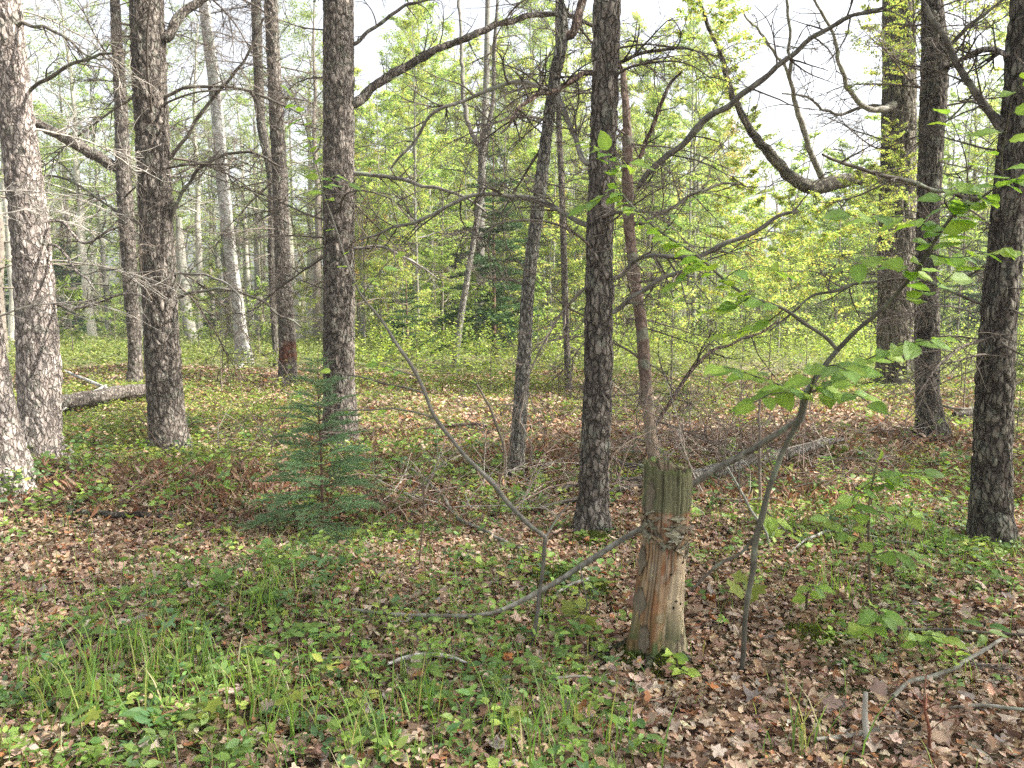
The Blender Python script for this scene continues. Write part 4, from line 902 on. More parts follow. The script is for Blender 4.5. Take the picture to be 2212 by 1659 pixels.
S2 = woody(e, [(1806, 757, 10), (1844, 718, 9), (1899, 675, 9), (1939, 635, 8), (1974, 595, 8), (2004, 545, 7), (2029, 505, 7), (2059, 465, 6), (2099, 440, 5), (2164, 400, 4), (2220, 380, 3)], FY - .2, FY - .7, (.11, .10, .085))
leaves_along(e, S2, 28, .085, .4)
for pts, y0, y1, n, sz in [([(2004, 545, 4), (2040, 556, 3), (2080, 555, 3), (2130, 545, 2), (2200, 540, 2)], -.45, -.7, 9, .07), ([(1974, 595, 4), (1940, 570, 3), (1905, 560, 3), (1870, 560, 2), (1840, 575, 2)], -.4, -.5, 8, .07),
                           ([(2029, 505, 4), (1985, 478, 3), (1930, 470, 3), (1880, 470, 2), (1840, 465, 2)], -.45, -.5, 8, .075), ([(2059, 465, 4), (2040, 430, 3), (2060, 405, 2), (2110, 385, 2)], -.5, -.7, 7, .07),
                           ([(1939, 635, 4), (1975, 650, 3), (2020, 620, 2), (2060, 590, 2)], -.35, -.5, 6, .07), ([(1689, 667, 3), (1650, 700, 3), (1610, 715, 2), (1570, 725, 2)], -.2, -.1, 7, .06),
                           ([(1619, 640, 3), (1590, 660, 2), (1550, 668, 2)], -.15, -.1, 5, .06), ([(1564, 602, 3), (1600, 580, 2), (1650, 575, 2), (1690, 590, 2)], -.1, -.2, 6, .06), ([(1514, 562, 3), (1490, 590, 2), (1470, 610, 2)], -.1, -.1, 4, .06),
                           ([(1430, 505, 3), (1460, 470, 2), (1480, 440, 2)], -.1, -.15, 4, .06), ([(1345, 425, 3), (1300, 425, 2), (1268, 445, 2)], -.1, -.1, 4, .06), ([(1322, 370, 3), (1350, 350, 2), (1372, 355, 2)], -.1, -.1, 3, .06), ([(1314, 335, 3), (1290, 318, 2), (1270, 312, 2)], -.1, -.1, 3, .062),
                           ([(1746, 850, 6), (1700, 835, 4), (1650, 820, 3), (1600, 800, 3), (1560, 795, 2)], -.1, -.5, 12, .085), ([(1746, 850, 6), (1790, 830, 4), (1840, 800, 3), (1890, 770, 3), (1950, 745, 3), (2010, 735, 2)], -.15, -.75, 16, .09),
                           ([(1752, 845, 5), (1770, 800, 4), (1800, 790, 3), (1830, 800, 2)], -.2, -.7, 8, .088), ([(1738, 865, 5), (1720, 850, 3), (1670, 850, 3), (1630, 870, 2)], -.1, -.35, 7, .085), ([(1760, 830, 4), (1800, 850, 3), (1850, 850, 2), (1880, 870, 2)], -.15, -.4, 6, .08),
                           ([(1636, 1150, 8), (1610, 1185, 7), (1560, 1215, 7), (1520, 1250, 6), (1494, 1278, 6)], .0, -.05, 0, .05), ([(1650, 1100, 4), (1680, 1130, 3), (1700, 1150, 3)], 0, -.1, 5, .06),
                           ([(2164, 400, 4), (2170, 300, 3), (2190, 200, 2), (2215, 170, 2)], -.65, -.9, 6, .085), ([(2100, 440, 4), (2080, 330, 3), (2060, 265, 2), (2050, 250, 2)], -.55, -.6, 5, .06)]:
    s_ = woody(e, pts, FY + y0, FY + y1, (.12, .105, .085), 6)
    if n: leaves_along(e, s_, n + 1, sz * (1.15 if sz < .08 else 1), .12)
# leaning dead pole through the fork, passing behind the stump
pb = gnd(770, 1412); e = thing('dead_branch', 'long grey dead branch rising from the litter behind the stump to the sapling fork', 'branch', pb)
W = []
for i, (a, b_, w_, Y) in enumerate([(762, 1416, 7, 3.75), (850, 1398, 9, 3.75), (960, 1373, 11, 3.78), (1060, 1325, 12, 3.85), (1180, 1270, 14, 3.9), (1290, 1200, 15, 3.9), (1390, 1140, 15, 3.88), (1500, 1045, 17, 3.8), (1600, 985, 17, 3.65), (1665, 945, 16, 3.5), (1722, 908, 14, FY - .02)]):
    p = at(a, b_, Y); p[2] = max(p[2], float(height(p[0], p[1])) + .07); W.append((*p, w_ * .42 * Y / F))
S = spline(np.array(W), 150); S[:, :3] += (np.stack([vnoise(S[:, :3] * 5, 1), vnoise(S[:, :3] * 5, 2), vnoise(S[:, :3] * 5, 3)], 1) - .5) * .02
g = Geo(); Vv, Fc, Cv = bark_tube(S[:, :3] - pb, S[:, 3], 14, 'smooth', 4); g.add(Vv, Fc, Cv * .75)
link('stick', g.mesh('stick', M_BARKG), e)
for j in (70, 95, 128): 
    g = Geo(); dead_twig(g, S[j, :3] - pb, (S[j + 1, :3] - S[j, :3]) * 40, .3, .004, (.14, .13, .11)); link('twig', g.mesh('twig', M_TWIG), e)

# arching shrub in the middle
hb = gnd(1146, 1402); HY = hb[1]; e = thing('arching_sapling', 'thin shrub whose long grey stem arches left past the little spruce', 'sapling', hb)
woody(e, [(1143, 1408, 10), (1155, 1350, 9), (1163, 1290, 8), (1172, 1230, 8), (1178, 1160, 9)], HY, HY + .1, (.11, .10, .085), 8, 'stem')
S = woody(e, [(1178, 1160, 10), (1150, 1138, 10), (1100, 1085, 10), (1065, 1045, 10), (1020, 1000, 9), (975, 945, 9), (945, 908, 9), (922, 860, 8), (900, 812, 8), (870, 765, 7), (825, 690, 6), (780, 635, 5), (750, 570, 4), (725, 490, 4), (700, 420, 3), (682, 350, 3), (660, 280, 3), (635, 215, 2)], HY + .1, HY - .5, (.17, .16, .14), 10)
leaves_along(e, S[int(len(S) * .83):], 16, .05, 0.)
leaves_along(e, S[int(len(S) * .66):int(len(S) * .8)], 4, .045, 0., end=False)
for pts, y0, y1, n, sz in [([(1178, 1160, 6), (1195, 1135, 5), (1212, 1110, 4), (1232, 1085, 3)], .1, .2, 0, .05), ([(915, 848, 5), (880, 838, 4), (837, 831, 4), (780, 815, 3), (720, 802, 3)], .0, -.1, 3, .04), ([(943, 904, 5), (890, 890, 4), (848, 884, 4), (790, 886, 3), (700, 878, 3), (660, 860, 2)], .05, -.1, 2, .045),
                           ([(900, 812, 4), (860, 800, 3), (820, 790, 2)], 0, 0, 7, .05), ([(1178, 1200, 4), (1150, 1190, 3), (1120, 1180, 2)], .05, 0, 3, .04), ([(780, 635, 3), (830, 575, 2), (850, 555, 2)], -.2, -.3, 4, .05), ([(700, 420, 3), (720, 380, 2), (750, 395, 2)], -.4, -.45, 4, .045)]:
    s_ = woody(e, pts, HY + y0, HY + y1, (.15, .135, .115), 5)
    if n: leaves_along(e, s_, n, sz, .3)
# thin upright stems
for lb, pts, c, lv in [('bare grey stem with a few small leaves left of the leaning slim pine', [(1093, 1043, 7), (1087, 960, 7), (1065, 898, 6), (1045, 855, 5), (1031, 831, 4)], (.2, .17, .13), 3),
                       ('pale thin upright stem rising behind the forked sapling', [(1641, 1105, 7), (1642, 1040, 7), (1640, 960, 6), (1641, 854, 4)], (.24, .2, .17), 0),
                       ('grey lichened twig forking beside the forked sapling base', [(1664, 1190, 5), (1650, 1140, 5), (1620, 1100, 6), (1600, 1060, 5), (1570, 1010, 3)], (.3, .3, .26), 0),
                       ('thin brown stem standing left of the centre among litter', [(905, 1230, 4), (912, 1150, 4), (916, 1080, 4), (914, 1010, 2)], (.17, .12, .09), 0),
                       ('thin reddish stem of a young shrub near the bottom right corner', [(2010, 1640, 7), (2006, 1580, 7), (1998, 1530, 6), (2000, 1480, 4)], (.2, .09, .06), 0),
                       ('slender stem with leaves in front of the tall centre pine', [(1262, 1120, 5), (1275, 1050, 4), (1285, 960, 3), (1262, 890, 3), (1235, 875, 2)], (.16, .13, .1), 8)]:
    b_ = gnd(pts[0][0], pts[0][1]); e = thing('bare_sapling', lb, 'sapling', b_); s_ = woody(e, pts, b_[1], b_[1] - .15, c, 6, 'stem', twigs=5, tl=.18)
    if lv: leaves_along(e, s_, lv, .05, .5)
# low broad leaved seedlings at the right
for lb, pts, sprays in [('leafy seedling with spreading broad leaves left of the right edge pine', [(1885, 1320, 7), (1880, 1240, 6), (1876, 1150, 5), (1880, 1060, 4), (1895, 1000, 3)],
                         [[(1880, 1060, 3), (1915, 1045, 2), (1950, 1050, 2)], [(1878, 1100, 3), (1930, 1110, 2), (1985, 1120, 2)], [(1879, 1120, 3), (1840, 1085, 2), (1895, 1030, 2)], [(1878, 1180, 3), (1830, 1150, 2), (1790, 1125, 2)], [(1880, 1200, 3), (1930, 1190, 2), (1975, 1205, 2)], [(1890, 1010, 3), (1920, 1020, 2), (1990, 1020, 2)]]),
                        ('short seedling with one large leaf right of the forked sapling', [(1740, 1330, 5), (1745, 1290, 4), (1750, 1265, 3)], [[(1750, 1265, 2), (1765, 1270, 2)]]),
                        ('green seedling on the litter at the lower right', [(1990, 1410, 5), (1985, 1390, 4), (1978, 1375, 3)], [[(1978, 1375, 2), (2000, 1372, 2), (2030, 1378, 2)]]),
                        ('upright seedling with drooping leaves beside the forked stem base', [(1890, 1400, 4), (1888, 1350, 4), (1885, 1310, 3)], [[(1885, 1310, 2), (1910, 1330, 2)], [(1888, 1350, 2), (1860, 1350, 2)]]),
                        ('light green seedling beside the stump foot', [(1470, 1470, 5), (1465, 1440, 4), (1462, 1415, 3)], [[(1462, 1415, 2), (1450, 1405, 2)], [(1465, 1440, 2), (1485, 1450, 2)]])]:
    small = 'stump foot' in lb
    b_ = gnd(pts[0][0], pts[0][1]); e = thing('seedling', lb, 'seedling', b_); s_ = woody(e, pts, b_[1], b_[1] - .15, (.14, .12, .08), 6, 'stem'); leaves_along(e, s_, 4, .035 if small else .06, .4)
    for sp_ in sprays: leaves_along(e, woody(e, sp_, b_[1] - .1, b_[1] - .2, (.14, .13, .08), 5), 7 if len(sprays) > 3 else 3, .045 if small else .088, .2)

# ------------------------------------------------------------------ logs and sticks lying about
def lying(name, lb, pts, kd, cat='branch', lift=.5, k=12, twigs=0, tl=.3, c=(.17, .14, .12), cs=1., floaty=None):
    W = []
    for i, (a, b_, w_) in enumerate(pts):
        p = gnd(a, b_); r_ = .5 * w_ * p[1] / F; r_ *= 1.15; p[2] += r_ * lift + (.05 if cat == 'log' else .06) + (.05 if p[1] > 7 else 0) + (floaty[i] if floaty else 0); W.append((*p, r_))
    W = np.array(W); b0 = W[0, :3].copy(); Ln = np.linalg.norm(np.diff(W[:, :3], axis=0), axis=1).sum(); S = spline(W, max(10, int(Ln / .025)))
    S[:, :3] += (np.stack([vnoise(S[:, :3] * 8, 1), vnoise(S[:, :3] * 8, 2), vnoise(S[:, :3] * 8, 3)], 1) - .5) * .02
    e = thing(name, lb, cat, b0); g = Geo(); Vv, Fc, Cv = bark_tube(S[:, :3] - b0, S[:, 3], k, kd, len(pts)); g.add(Vv, Fc, Cv * cs)
    for end in (0, 1):
        b_ = g.n - k if end else 0; g.F3.append(np.array([[b_, b_ + j, b_ + j + 1] for j in range(1, k - 1)]))
    link('log' if cat == 'log' else 'stick', g.mesh('stick', M_BARK if cat == 'log' else M_BARKG), e)
    if twigs:
        for j in range(twigs):
            g = Geo(); i = random.randint(1, len(S) - 2); t_ = S[i + 1, :3] - S[i, :3]; t_ /= np.linalg.norm(t_); dead_twig(g, S[i, :3] - b0, t_ + np.array([0, 0, .5]), tl, min(.006, S[i, 3] * .5), c); link('twig', g.mesh('twig', M_TWIG), e)
lying('fallen_log', 'fallen log lying between the pale pine and the stout brown pine', [(118, 902, 30), (170, 894, 29), (222, 884, 28), (270, 874, 26), (335, 866, 24)], 'pine', 'log', .8, 30, 3, .4)
lying('fallen_log', 'long fallen log lying behind and right of the broken stump', [(1430, 1072, 20), (1500, 1052, 28), (1585, 1034, 27), (1640, 1022, 25), (1696, 1010, 23), (1752, 994, 18), (1790, 980, 14), (1822, 972, 5)], 'grey', 'log', .7, 28, 8, .5)
lying('fallen_log', 'dark fallen trunk lying far back behind the slim pine', [(1105, 700, 5), (1150, 725, 7), (1200, 765, 8), (1250, 800, 9), (1290, 820, 9)], 'dark', 'log', 2, 12, 6, .6, floaty=[.5, .4, .25, .1, 0])
lying('fallen_log', 'dark rotting log behind the right edge pine', [(2060, 915, 10), (2110, 912, 13), (2160, 910, 13), (2240, 908, 12)], 'dark', 'log', .6, 16)
lying('fallen_log', 'dark low log lying left of the small spruce behind leafy herbs', [(150, 1120, 10), (220, 1126, 13), (300, 1130, 12), (380, 1132, 9)], 'dark', 'log', .3, 16, cs=.7)
for lb, pts, kd, tw in [
    ('pale curved stick lying in the litter at bottom centre', [(838, 1462, 6), (880, 1450, 9), (926, 1446, 9), (981, 1451, 7), (1010, 1462, 4)], 'birch', 0),
    ('bleached stick between the arching shrub and the stump', [(1200, 1304, 5), (1237, 1286, 6), (1285, 1272, 5)], 'birch', 0),
    ('long forked stick in the bottom right corner', [(1925, 1536, 8), (1974, 1500, 10), (2057, 1474, 9), (2102, 1448, 8), (2168, 1408, 6)], 'smooth', 3),
    ('thin dark stick crossing the litter near the right edge', [(1860, 1382, 3), (1940, 1386, 5), (2050, 1388, 6), (2130, 1396, 6), (2230, 1401, 6)], 'dark', 2),
    ('pale twig lying among grass right of the forked sapling', [(1715, 1205, 4), (1750, 1180, 5), (1778, 1170, 6), (1830, 1165, 5)], 'birch', 2),
    ('slender tan twig in the litter left of the right edge pine', [(1870, 1175, 4), (1930, 1188, 5), (1980, 1195, 5), (2020, 1210, 4)], 'smooth', 2),
    ('fallen twig sloping between the little spruce and the arching shrub', [(890, 1040, 3), (943, 1072, 5), (981, 1126, 6), (1004, 1148, 6), (1037, 1160, 6), (1090, 1190, 6), (1135, 1215, 4)], 'smooth', 3),
    ('brown dead bough lying behind the arching shrub', [(900, 948, 4), (960, 942, 6), (1020, 938, 6), (1060, 945, 5)], 'red', 6),
    ('upper grey stick between the tall centre pine and the stump', [(1318, 1012, 6), (1350, 1030, 9), (1400, 1036, 9)], 'dark', 3),
    ('middle dark stick between the tall centre pine and the stump', [(1120, 1105, 4), (1180, 1090, 7), (1240, 1065, 9), (1320, 1055, 9), (1400, 1052, 9)], 'dark', 5),
    ('lower dark stick between the tall centre pine and the stump', [(1150, 1120, 5), (1230, 1100, 8), (1318, 1078, 9), (1400, 1064, 9)], 'dark', 5),
    ('bleached stick leaning near the fallen log on the left', [(140, 816, 4), (185, 836, 6), (235, 858, 6)], 'birch', 2),
    ('thin bleached pole crossing the fallen log on the left', [(135, 905, 3), (180, 876, 5), (230, 850, 5)], 'birch', 0),
    ('white forked twig behind the scarred pine at left', [(515, 812, 3), (530, 796, 5), (550, 784, 3)], 'birch', 1),
    ('curled grey twig at the foot of the pale pine', [(70, 980, 4), (110, 976, 5), (135, 985, 5), (150, 1020, 5), (162, 1048, 3)], 'smooth', 0),
    ('small twig on the litter in front of the stump', [(1180, 1500, 4), (1250, 1490, 5), (1330, 1500, 4)], 'smooth', 1),
    ('reddish straw coloured stick at the bottom left', [(580, 1445, 4), (680, 1452, 4), (780, 1450, 4), (860, 1442, 3)], 'red', 0),
    ('mossy stick at the lower right edge', [(2050, 1560, 5), (2120, 1555, 7), (2215, 1570, 6)], 'smooth', 1),
    ('dead twig right of the forked sapling at the bottom', [(1760, 1630, 7), (1830, 1622, 9), (1900, 1612, 6)], 'smooth', 2),
    ('dead stick behind the dark twiggy pine', [(1980, 880, 4), (2060, 900, 5), (2150, 875, 4)], 'dark', 3)]:
    lying('fallen_stick', lb, pts, kd, twigs=tw, tl=.22)
b_ = gnd(1874, 1625); e = thing('upright_stick', 'pale peeling stick poking up at the lower right of the picture', 'stick', b_)
woody(e, [(1876, 1628, 13), (1870, 1580, 13), (1868, 1540, 12), (1871, 1493, 9)], b_[1], b_[1] + .05, (.33, .31, .27), 10, 'stick')
# brushwood of dead twigs round the dead tree, heap by heap
random.seed(55)
for lb, px, py, rr_, n in [('tangle of dead twigs at the foot of the peeling dead tree', 1400, 985, .5, 36), ('tangled brushwood heap left of the tall centre pine', 1180, 1085, .55, 36), ('wispy brushwood heap right of the peeling dead tree', 1490, 950, .6, 34),
                           ('dark brushwood heap beside the fallen log and mossy mound', 1600, 1060, .5, 28), ('brittle twig heap right of the little spruce', 900, 1120, .4, 24), ('twig heap under the dark twiggy pine', 2060, 960, .45, 24), ('reddish dead twigs in the sunny patch right of the dead tree', 1590, 890, .6, 36), ('grey twig tangle against the fallen log behind the stump', 1540, 1010, .5, 40), ('loose dead twigs on the mossy mound', 1760, 1030, .5, 26), ('scattered dead twigs between the stout pine and the little spruce', 520, 1000, .6, 24)]:
    c0 = gnd(px, py); e = thing('brush_pile', lb, 'brushwood', c0, 'heaps of dead twigs'); g = Geo()
    for i in range(n):
        x, y = random.gauss(0, rr_), random.gauss(0, rr_ * .7); z = float(height(c0[0] + x, c0[1] + y)) - c0[2]
        dead_twig(g, (x, y, z + random.uniform(.03, .22)), np.array([random.gauss(0, .6), random.gauss(0, .6), random.uniform(0, .7)]), random.uniform(.35, 1.1), .006, random.choice([(.24, .18, .15), (.32, .28, .24), (.18, .13, .10)]), 0)
    link('twigs', g.mesh('twigs', M_TWIG), e)

# ------------------------------------------------------------------ ground cover that nobody could count
def field(n, y0, y1, dens=None, lat=.72):
    """random ground points inside the stretch of floor that can be seen"""
    y = np.sqrt(rg.uniform(y0 * y0, y1 * y1, n)); x = rg.uniform(-1, 1, n) * (y * lat + .7)
    if dens is not None:
        k_ = rg.uniform(0, 1, n) < dens(x, y); x, y = x[k_], y[k_]
    return x, y
def nz2(x, y, f_, s_=0): return vnoise(np.stack([x * f_, y * f_, 0 * x], 1), s_)
def blob(x, y, px, py, r_):
    p = gnd(px, py); return np.exp(-((x - p[0]) ** 2 + ((y - p[1]) * .8) ** 2) / r_ ** 2)
def green(x, y):
    v = .17 + .75 * sstep(.45, .72, nz2(x, y, 1.1, 2)) * (.6 + .6 * nz2(x, y, 4, 3))
    v += .6 * blob(x, y, 250, 1420, .9) + .6 * blob(x, y, 500, 1560, .7) + .5 * blob(x, y, 450, 1070, 1.) + .55 * blob(x, y, 1750, 1160, .8) + .45 * blob(x, y, 1000, 1560, .6) + .5 * blob(x, y, 640, 1240, .5)
    v -= .35 * blob(x, y, 2000, 1500, .8) + .4 * blob(x, y, 250, 1180, .6) + .3 * blob(x, y, 1500, 1560, .4)
    return v
def patch(x, y): return 1 - .85 * np.clip(np.exp(-((x - 1.6) / 3.2) ** 2 - ((y - 9.3) / 2.0) ** 2) * 1.3, 0, 1)
LITC = ([(.38, .265, .185), (.44, .325, .235), (.29, .19, .125), (.18, .115, .078), (.54, .43, .32), (.36, .175, .085), (.33, .27, .215)], [4, 3.5, 4, 3, 1.5, 1.2, 1.5])
LP = [lobed(i, c) for i, c in enumerate((.5, -.4, .8, .25, -.8, .6))] ; OP = [oakish(i, c) for i, c in enumerate((.6, -.5, 1., .2))]
def litter(g, x, y, sz, protos, lift=.02, tilt=.30, cols=LITC):
    z = height(x, y) + rg.uniform(.0, lift, len(x)) + .012 * (nz2(x, y, 9, 5)); sh = .8 + .4 * nz2(x, y, 1.6, 6)
    scatter(g, protos, np.stack([x, y, z], 1), rdir(len(x)), upn(len(x), tilt), sz * rg.uniform(.6, 1.25, len(x)), pal(len(x), *cols) * sh[:, None])
g = Geo()
x, y = field(23000, 2.1, 6.6); litter(g, x, y, .050, [LP[0], LP[1], LP[2]], .03)
x, y = field(9000, 2.1, 6.6); litter(g, x, y, .060, [LP[3], LP[4], LP[5]] + OP, .05, .45)
x, y = field(60000, 2.1, 7); litter(g, x, y, .03, [LEAF6, LEAF2, OP[1]], .06, .5)
x, y = field(16000, 2.1, 7.5); litter(g, x, y, .062, OP, .035, .45)
x, y = field(52000, 6.2, 17); litter(g, x, y, .085, OP + [LEAF6], .05, .5)
link('leaf_litter', g.mesh('leaf_litter', M_LIT), kind='stuff')
g = Geo()                                                    # dead bracken and brown curled stalks
for px, py, r_, n in ((860, 955, .8, 600), (450, 1080, .55, 500), (150, 1060, .5, 500), (2060, 980, .7, 400), (1750, 1000, .5, 350), (1000, 1000, .9, 400), (1180, 1010, .5, 800), (2190, 1080, .5, 700), (560, 1050, .4, 600), (1560, 960, .8, 350), (800, 1110, .4, 600), (1660, 1080, .4, 500)):
    p = gnd(px, py); x = p[0] + rg.normal(0, r_, n) * .8; y = p[1] + rg.normal(0, r_, n) * .7
    d = rdir(n, .8); scatter(g, [(LEAF2[0] * [.35, 1, 1], LEAF2[1])], np.stack([x, y, height(x, y) + rg.uniform(0, .1, n)], 1), d, rdir(n), rg.uniform(.05, .14, n), pal(n, [(.24, .12, .07), (.32, .19, .12), (.20, .13, .09), (.36, .26, .18)]))
link('dead_bracken', g.mesh('dead_bracken', M_LIT), kind='stuff')
g = Geo(); n = 4200; x, y = field(n, 2.2, 10)                 # small fallen twigs
for a, b_ in zip(x, y):
    az = random.uniform(0, 6.3); L_ = random.uniform(.05, .3); z = float(height(a, b_)) + .02
    P = np.array([(a, b_, z), (a + math.cos(az) * L_ * .5, b_ + math.sin(az) * L_ * .5, z + random.uniform(.0, .03)), (a + math.cos(az + .3) * L_, b_ + math.sin(az + .3) * L_, z + random.uniform(-.01, .04))])
    tube(g, P, [.003, .0025, .0015], 3, np.array(random.choice([(.2, .15, .12), (.3, .26, .21), (.13, .09, .07), (.26, .15, .1)])))
link('fallen_twigs', g.mesh('fallen_twigs', M_TWIG), kind='stuff')
# grass
def blades(g, x, y, h_, wd, cols, bend=.45, z0=0.):
    n = len(x); az = rg.uniform(0, 2 * np.pi, n); d = np.stack([np.cos(az), np.sin(az)], 1); s_ = np.stack([-d[:, 1], d[:, 0], 0 * az], 1)
    h_ = h_ * rg.uniform(.5, 1.2, n); b_ = bend * rg.uniform(.3, 1.5, n); z = height(x, y) + z0; Vs = []
    for i, t_ in enumerate((0, .3, .6, .85, 1)):
        out_ = b_ * h_ * t_ ** 2; c = np.stack([x + d[:, 0] * out_, y + d[:, 1] * out_, z + h_ * (t_ - .35 * b_ * t_ ** 3)], 1)
        w_ = wd * (1 - t_ ** 2 * .95) * (.7 if i == 0 else 1)
        if t_ < 1: Vs += [c - s_ * w_ / 2, c + s_ * w_ / 2]
        else: Vs += [c]
    V = np.stack(Vs, 1).reshape(-1, 3); o = (np.arange(n) * 9)[:, None, None]
    Fq = np.array([(0, 1, 3, 2), (2, 3, 5, 4), (4, 5, 7, 6)])[None] + o; Ft = np.array([(6, 7, 8)])[None] + o
    C = np.repeat(pal(n, *cols), 9, 0); nb_ = g.n
    g.add(V, Fq.reshape(-1, 4), C); g.F3.append(Ft.reshape(-1, 3) + nb_)
GR = ([(.19, .32, .07), (.26, .38, .08), (.15, .25, .065), (.36, .38, .13), (.48, .40, .26)], [4, 3, 2.5, 1.5, .8]); GRY = ([(.24, .28, .07), (.30, .31, .10), (.36, .30, .16), (.18, .24, .06)], [3, 3, 2, 2])
g = Geo()
x, y = field(13000, 2.1, 7, lambda a, b_: green(a, b_) * .7); blades(g, x, y, .12, .0055, GR)
x, y = field(9000, 2.1, 5, lambda a, b_: blob(a, b_, 300, 1480, 1.1) * sstep(.4, .6, nz2(a, b_, 5, 12))); blades(g, x, y, .17, .006, GR, .5)
x, y = field(7000, 2.1, 6, lambda a, b_: .12 + .5 * np.clip(green(a, b_), 0, 1)); blades(g, x, y, .18, .0045, GR, .6)
x, y = field(70000, 7, 15, lambda a, b_: (.30 + .5 * sstep(.4, .6, nz2(a, b_, .8, 7))) * patch(a, b_)); blades(g, x, y, .10, .006, GRY, .7)
link('grass', g.mesh('grass', M_GRASS), kind='stuff')
# small herbs
def herbs(g, x, y, nl, lsz, hgt, cols, protos, tilt=.5, el=.25):
    n = len(x); z = height(x, y); a0 = rg.uniform(0, 6.28, n); hh = hgt * rg.uniform(.3, 1.2, n); c = pal(n, *cols)
    lean = rg.normal(0, .3, (n, 2)) * hh[:, None]
    for j in range(nl):
        az = a0 + j * 2.4 + rg.normal(0, .3, n); d = np.stack([np.cos(az), np.sin(az), rg.normal(el, .25, n)], 1); f_ = rg.uniform(.45, 1., n)
        p = np.stack([x + lean[:, 0] * f_, y + lean[:, 1] * f_, z + hh * f_ + .015], 1) + d * lsz * .25
        scatter(g, protos, p, d, upn(n, tilt), lsz * rg.uniform(.6, 1.2, n), c * rg.normal(1, .12, (n, 1)).clip(.6, 1.4))
HC = ([(.20, .30, .075), (.25, .36, .085), (.15, .25, .075), (.12, .21, .085), (.34, .41, .10)], [4, 4, 3, 2, 1.5])
g = Geo(); LS = (LEAF6[0] * [.75, 1, 1], LEAF6[1])
x, y = field(4200, 2.1, 7.2, lambda a, b_: green(a, b_)); herbs(g, x, y, 6, .034, .07, HC, [LEAF6])
x, y = field(1900, 2.1, 7.2, lambda a, b_: green(a, b_)); herbs(g, x, y, 7, .05, .12, HC, [LS])
x, y = field(900, 2.1, 7.2, lambda a, b_: green(a, b_) * .9); herbs(g, x, y, 4, .05, .06, HC, [LP[3], LP[0]], .3)
x, y = field(2600, 2.1, 6.5, lambda a, b_: green(a, b_) * blob(a, b_, 300, 1500, 2.)); herbs(g, x, y, 8, .022, .10, ([(.13, .24, .05), (.10, .2, .05)], None), [LS])
x, y = field(2600, 5.6, 9.5, lambda a, b_: np.clip(.15 + blob(a, b_, 300, 1050, 1.4) + .7 * blob(a, b_, 900, 1080, 1.) + .4 * blob(a, b_, 1900, 1080, 1.), 0, 1) * sstep(.35, .6, nz2(a, b_, 2.2, 15))); herbs(g, x, y, 9, .055, .24, HC, [LS, LEAF6], .6)
link('low_herbs', g.mesh('low_herbs', M_HERB), kind='stuff')
g = Geo()
x, y = field(30000, 6.8, 15, lambda a, b_: (.25 + .6 * sstep(.42, .62, nz2(a, b_, .7, 8))) * patch(a, b_)); herbs(g, x, y, 4, .05, .10, ([(.16, .22, .05), (.22, .28, .055), (.12, .17, .05), (.28, .30, .08)], None), [LEAF2])
x, y = field(26000, 13, 30, lambda a, b_: .4 + .5 * sstep(.4, .6, nz2(a, b_, .4, 9)), .76); herbs(g, x, y, 6, .075, .42, ([(.15, .20, .05), (.20, .24, .06), (.24, .24, .09), (.12, .15, .05)], None), [LEAF2], .7)
x, y = field(9000, 13, 26, lambda a, b_: sstep(.4, .55, nz2(a, b_, .5, 19)) * (a > -3), .76); herbs(g, x, y, 9, .07, 1.1, ([(.26, .33, .07), (.34, .38, .08), (.2, .28, .06)], None), [LEAF2], .5)
x, y = field(24000, 28, 62, lambda a, b_: .8 + 0 * a, .8); herbs(g, x, y, 4, .16, .45, ([(.13, .17, .05), (.17, .20, .06), (.2, .19, .09)], None), [LEAF2], .8)
link('low_bushes', g.mesh('low_bushes', M_HERB), kind='stuff')
g = Geo(); n = 9000                                           # moss cushions
for px, py, r_, n in ((1790, 985, .16, 2600), (1730, 1000, .12, 1200), (1195, 1252, .10, 1200), (1290, 1285, .08, 700), (1755, 1385, .09, 900), (1372, 1432, .07, 1300), (1440, 1446, .08, 900), (1280, 1172, .12, 1300), (2140, 1200, .14, 1500), (1930, 848, .45, 2500), (366, 990, .2, 1200)):
    p = gnd(px, py); x = p[0] + rg.normal(0, r_, n); y = p[1] + rg.normal(0, r_ * .8, n); hh = .05 * np.exp(-((x - p[0]) ** 2 + (y - p[1]) ** 2) / (1.6 * r_ * r_))
    scatter(g, [(LEAF2[0] * [.6, 1, 1], LEAF2[1])], np.stack([x, y, height(x, y) + hh + .01], 1), rdir(n, 1.2), rdir(n), rg.uniform(.015, .03, n), pal(n, [(.10, .13, .02), (.14, .17, .025), (.07, .10, .02)]))
link('moss', g.mesh('moss', M_HERB), kind='stuff')

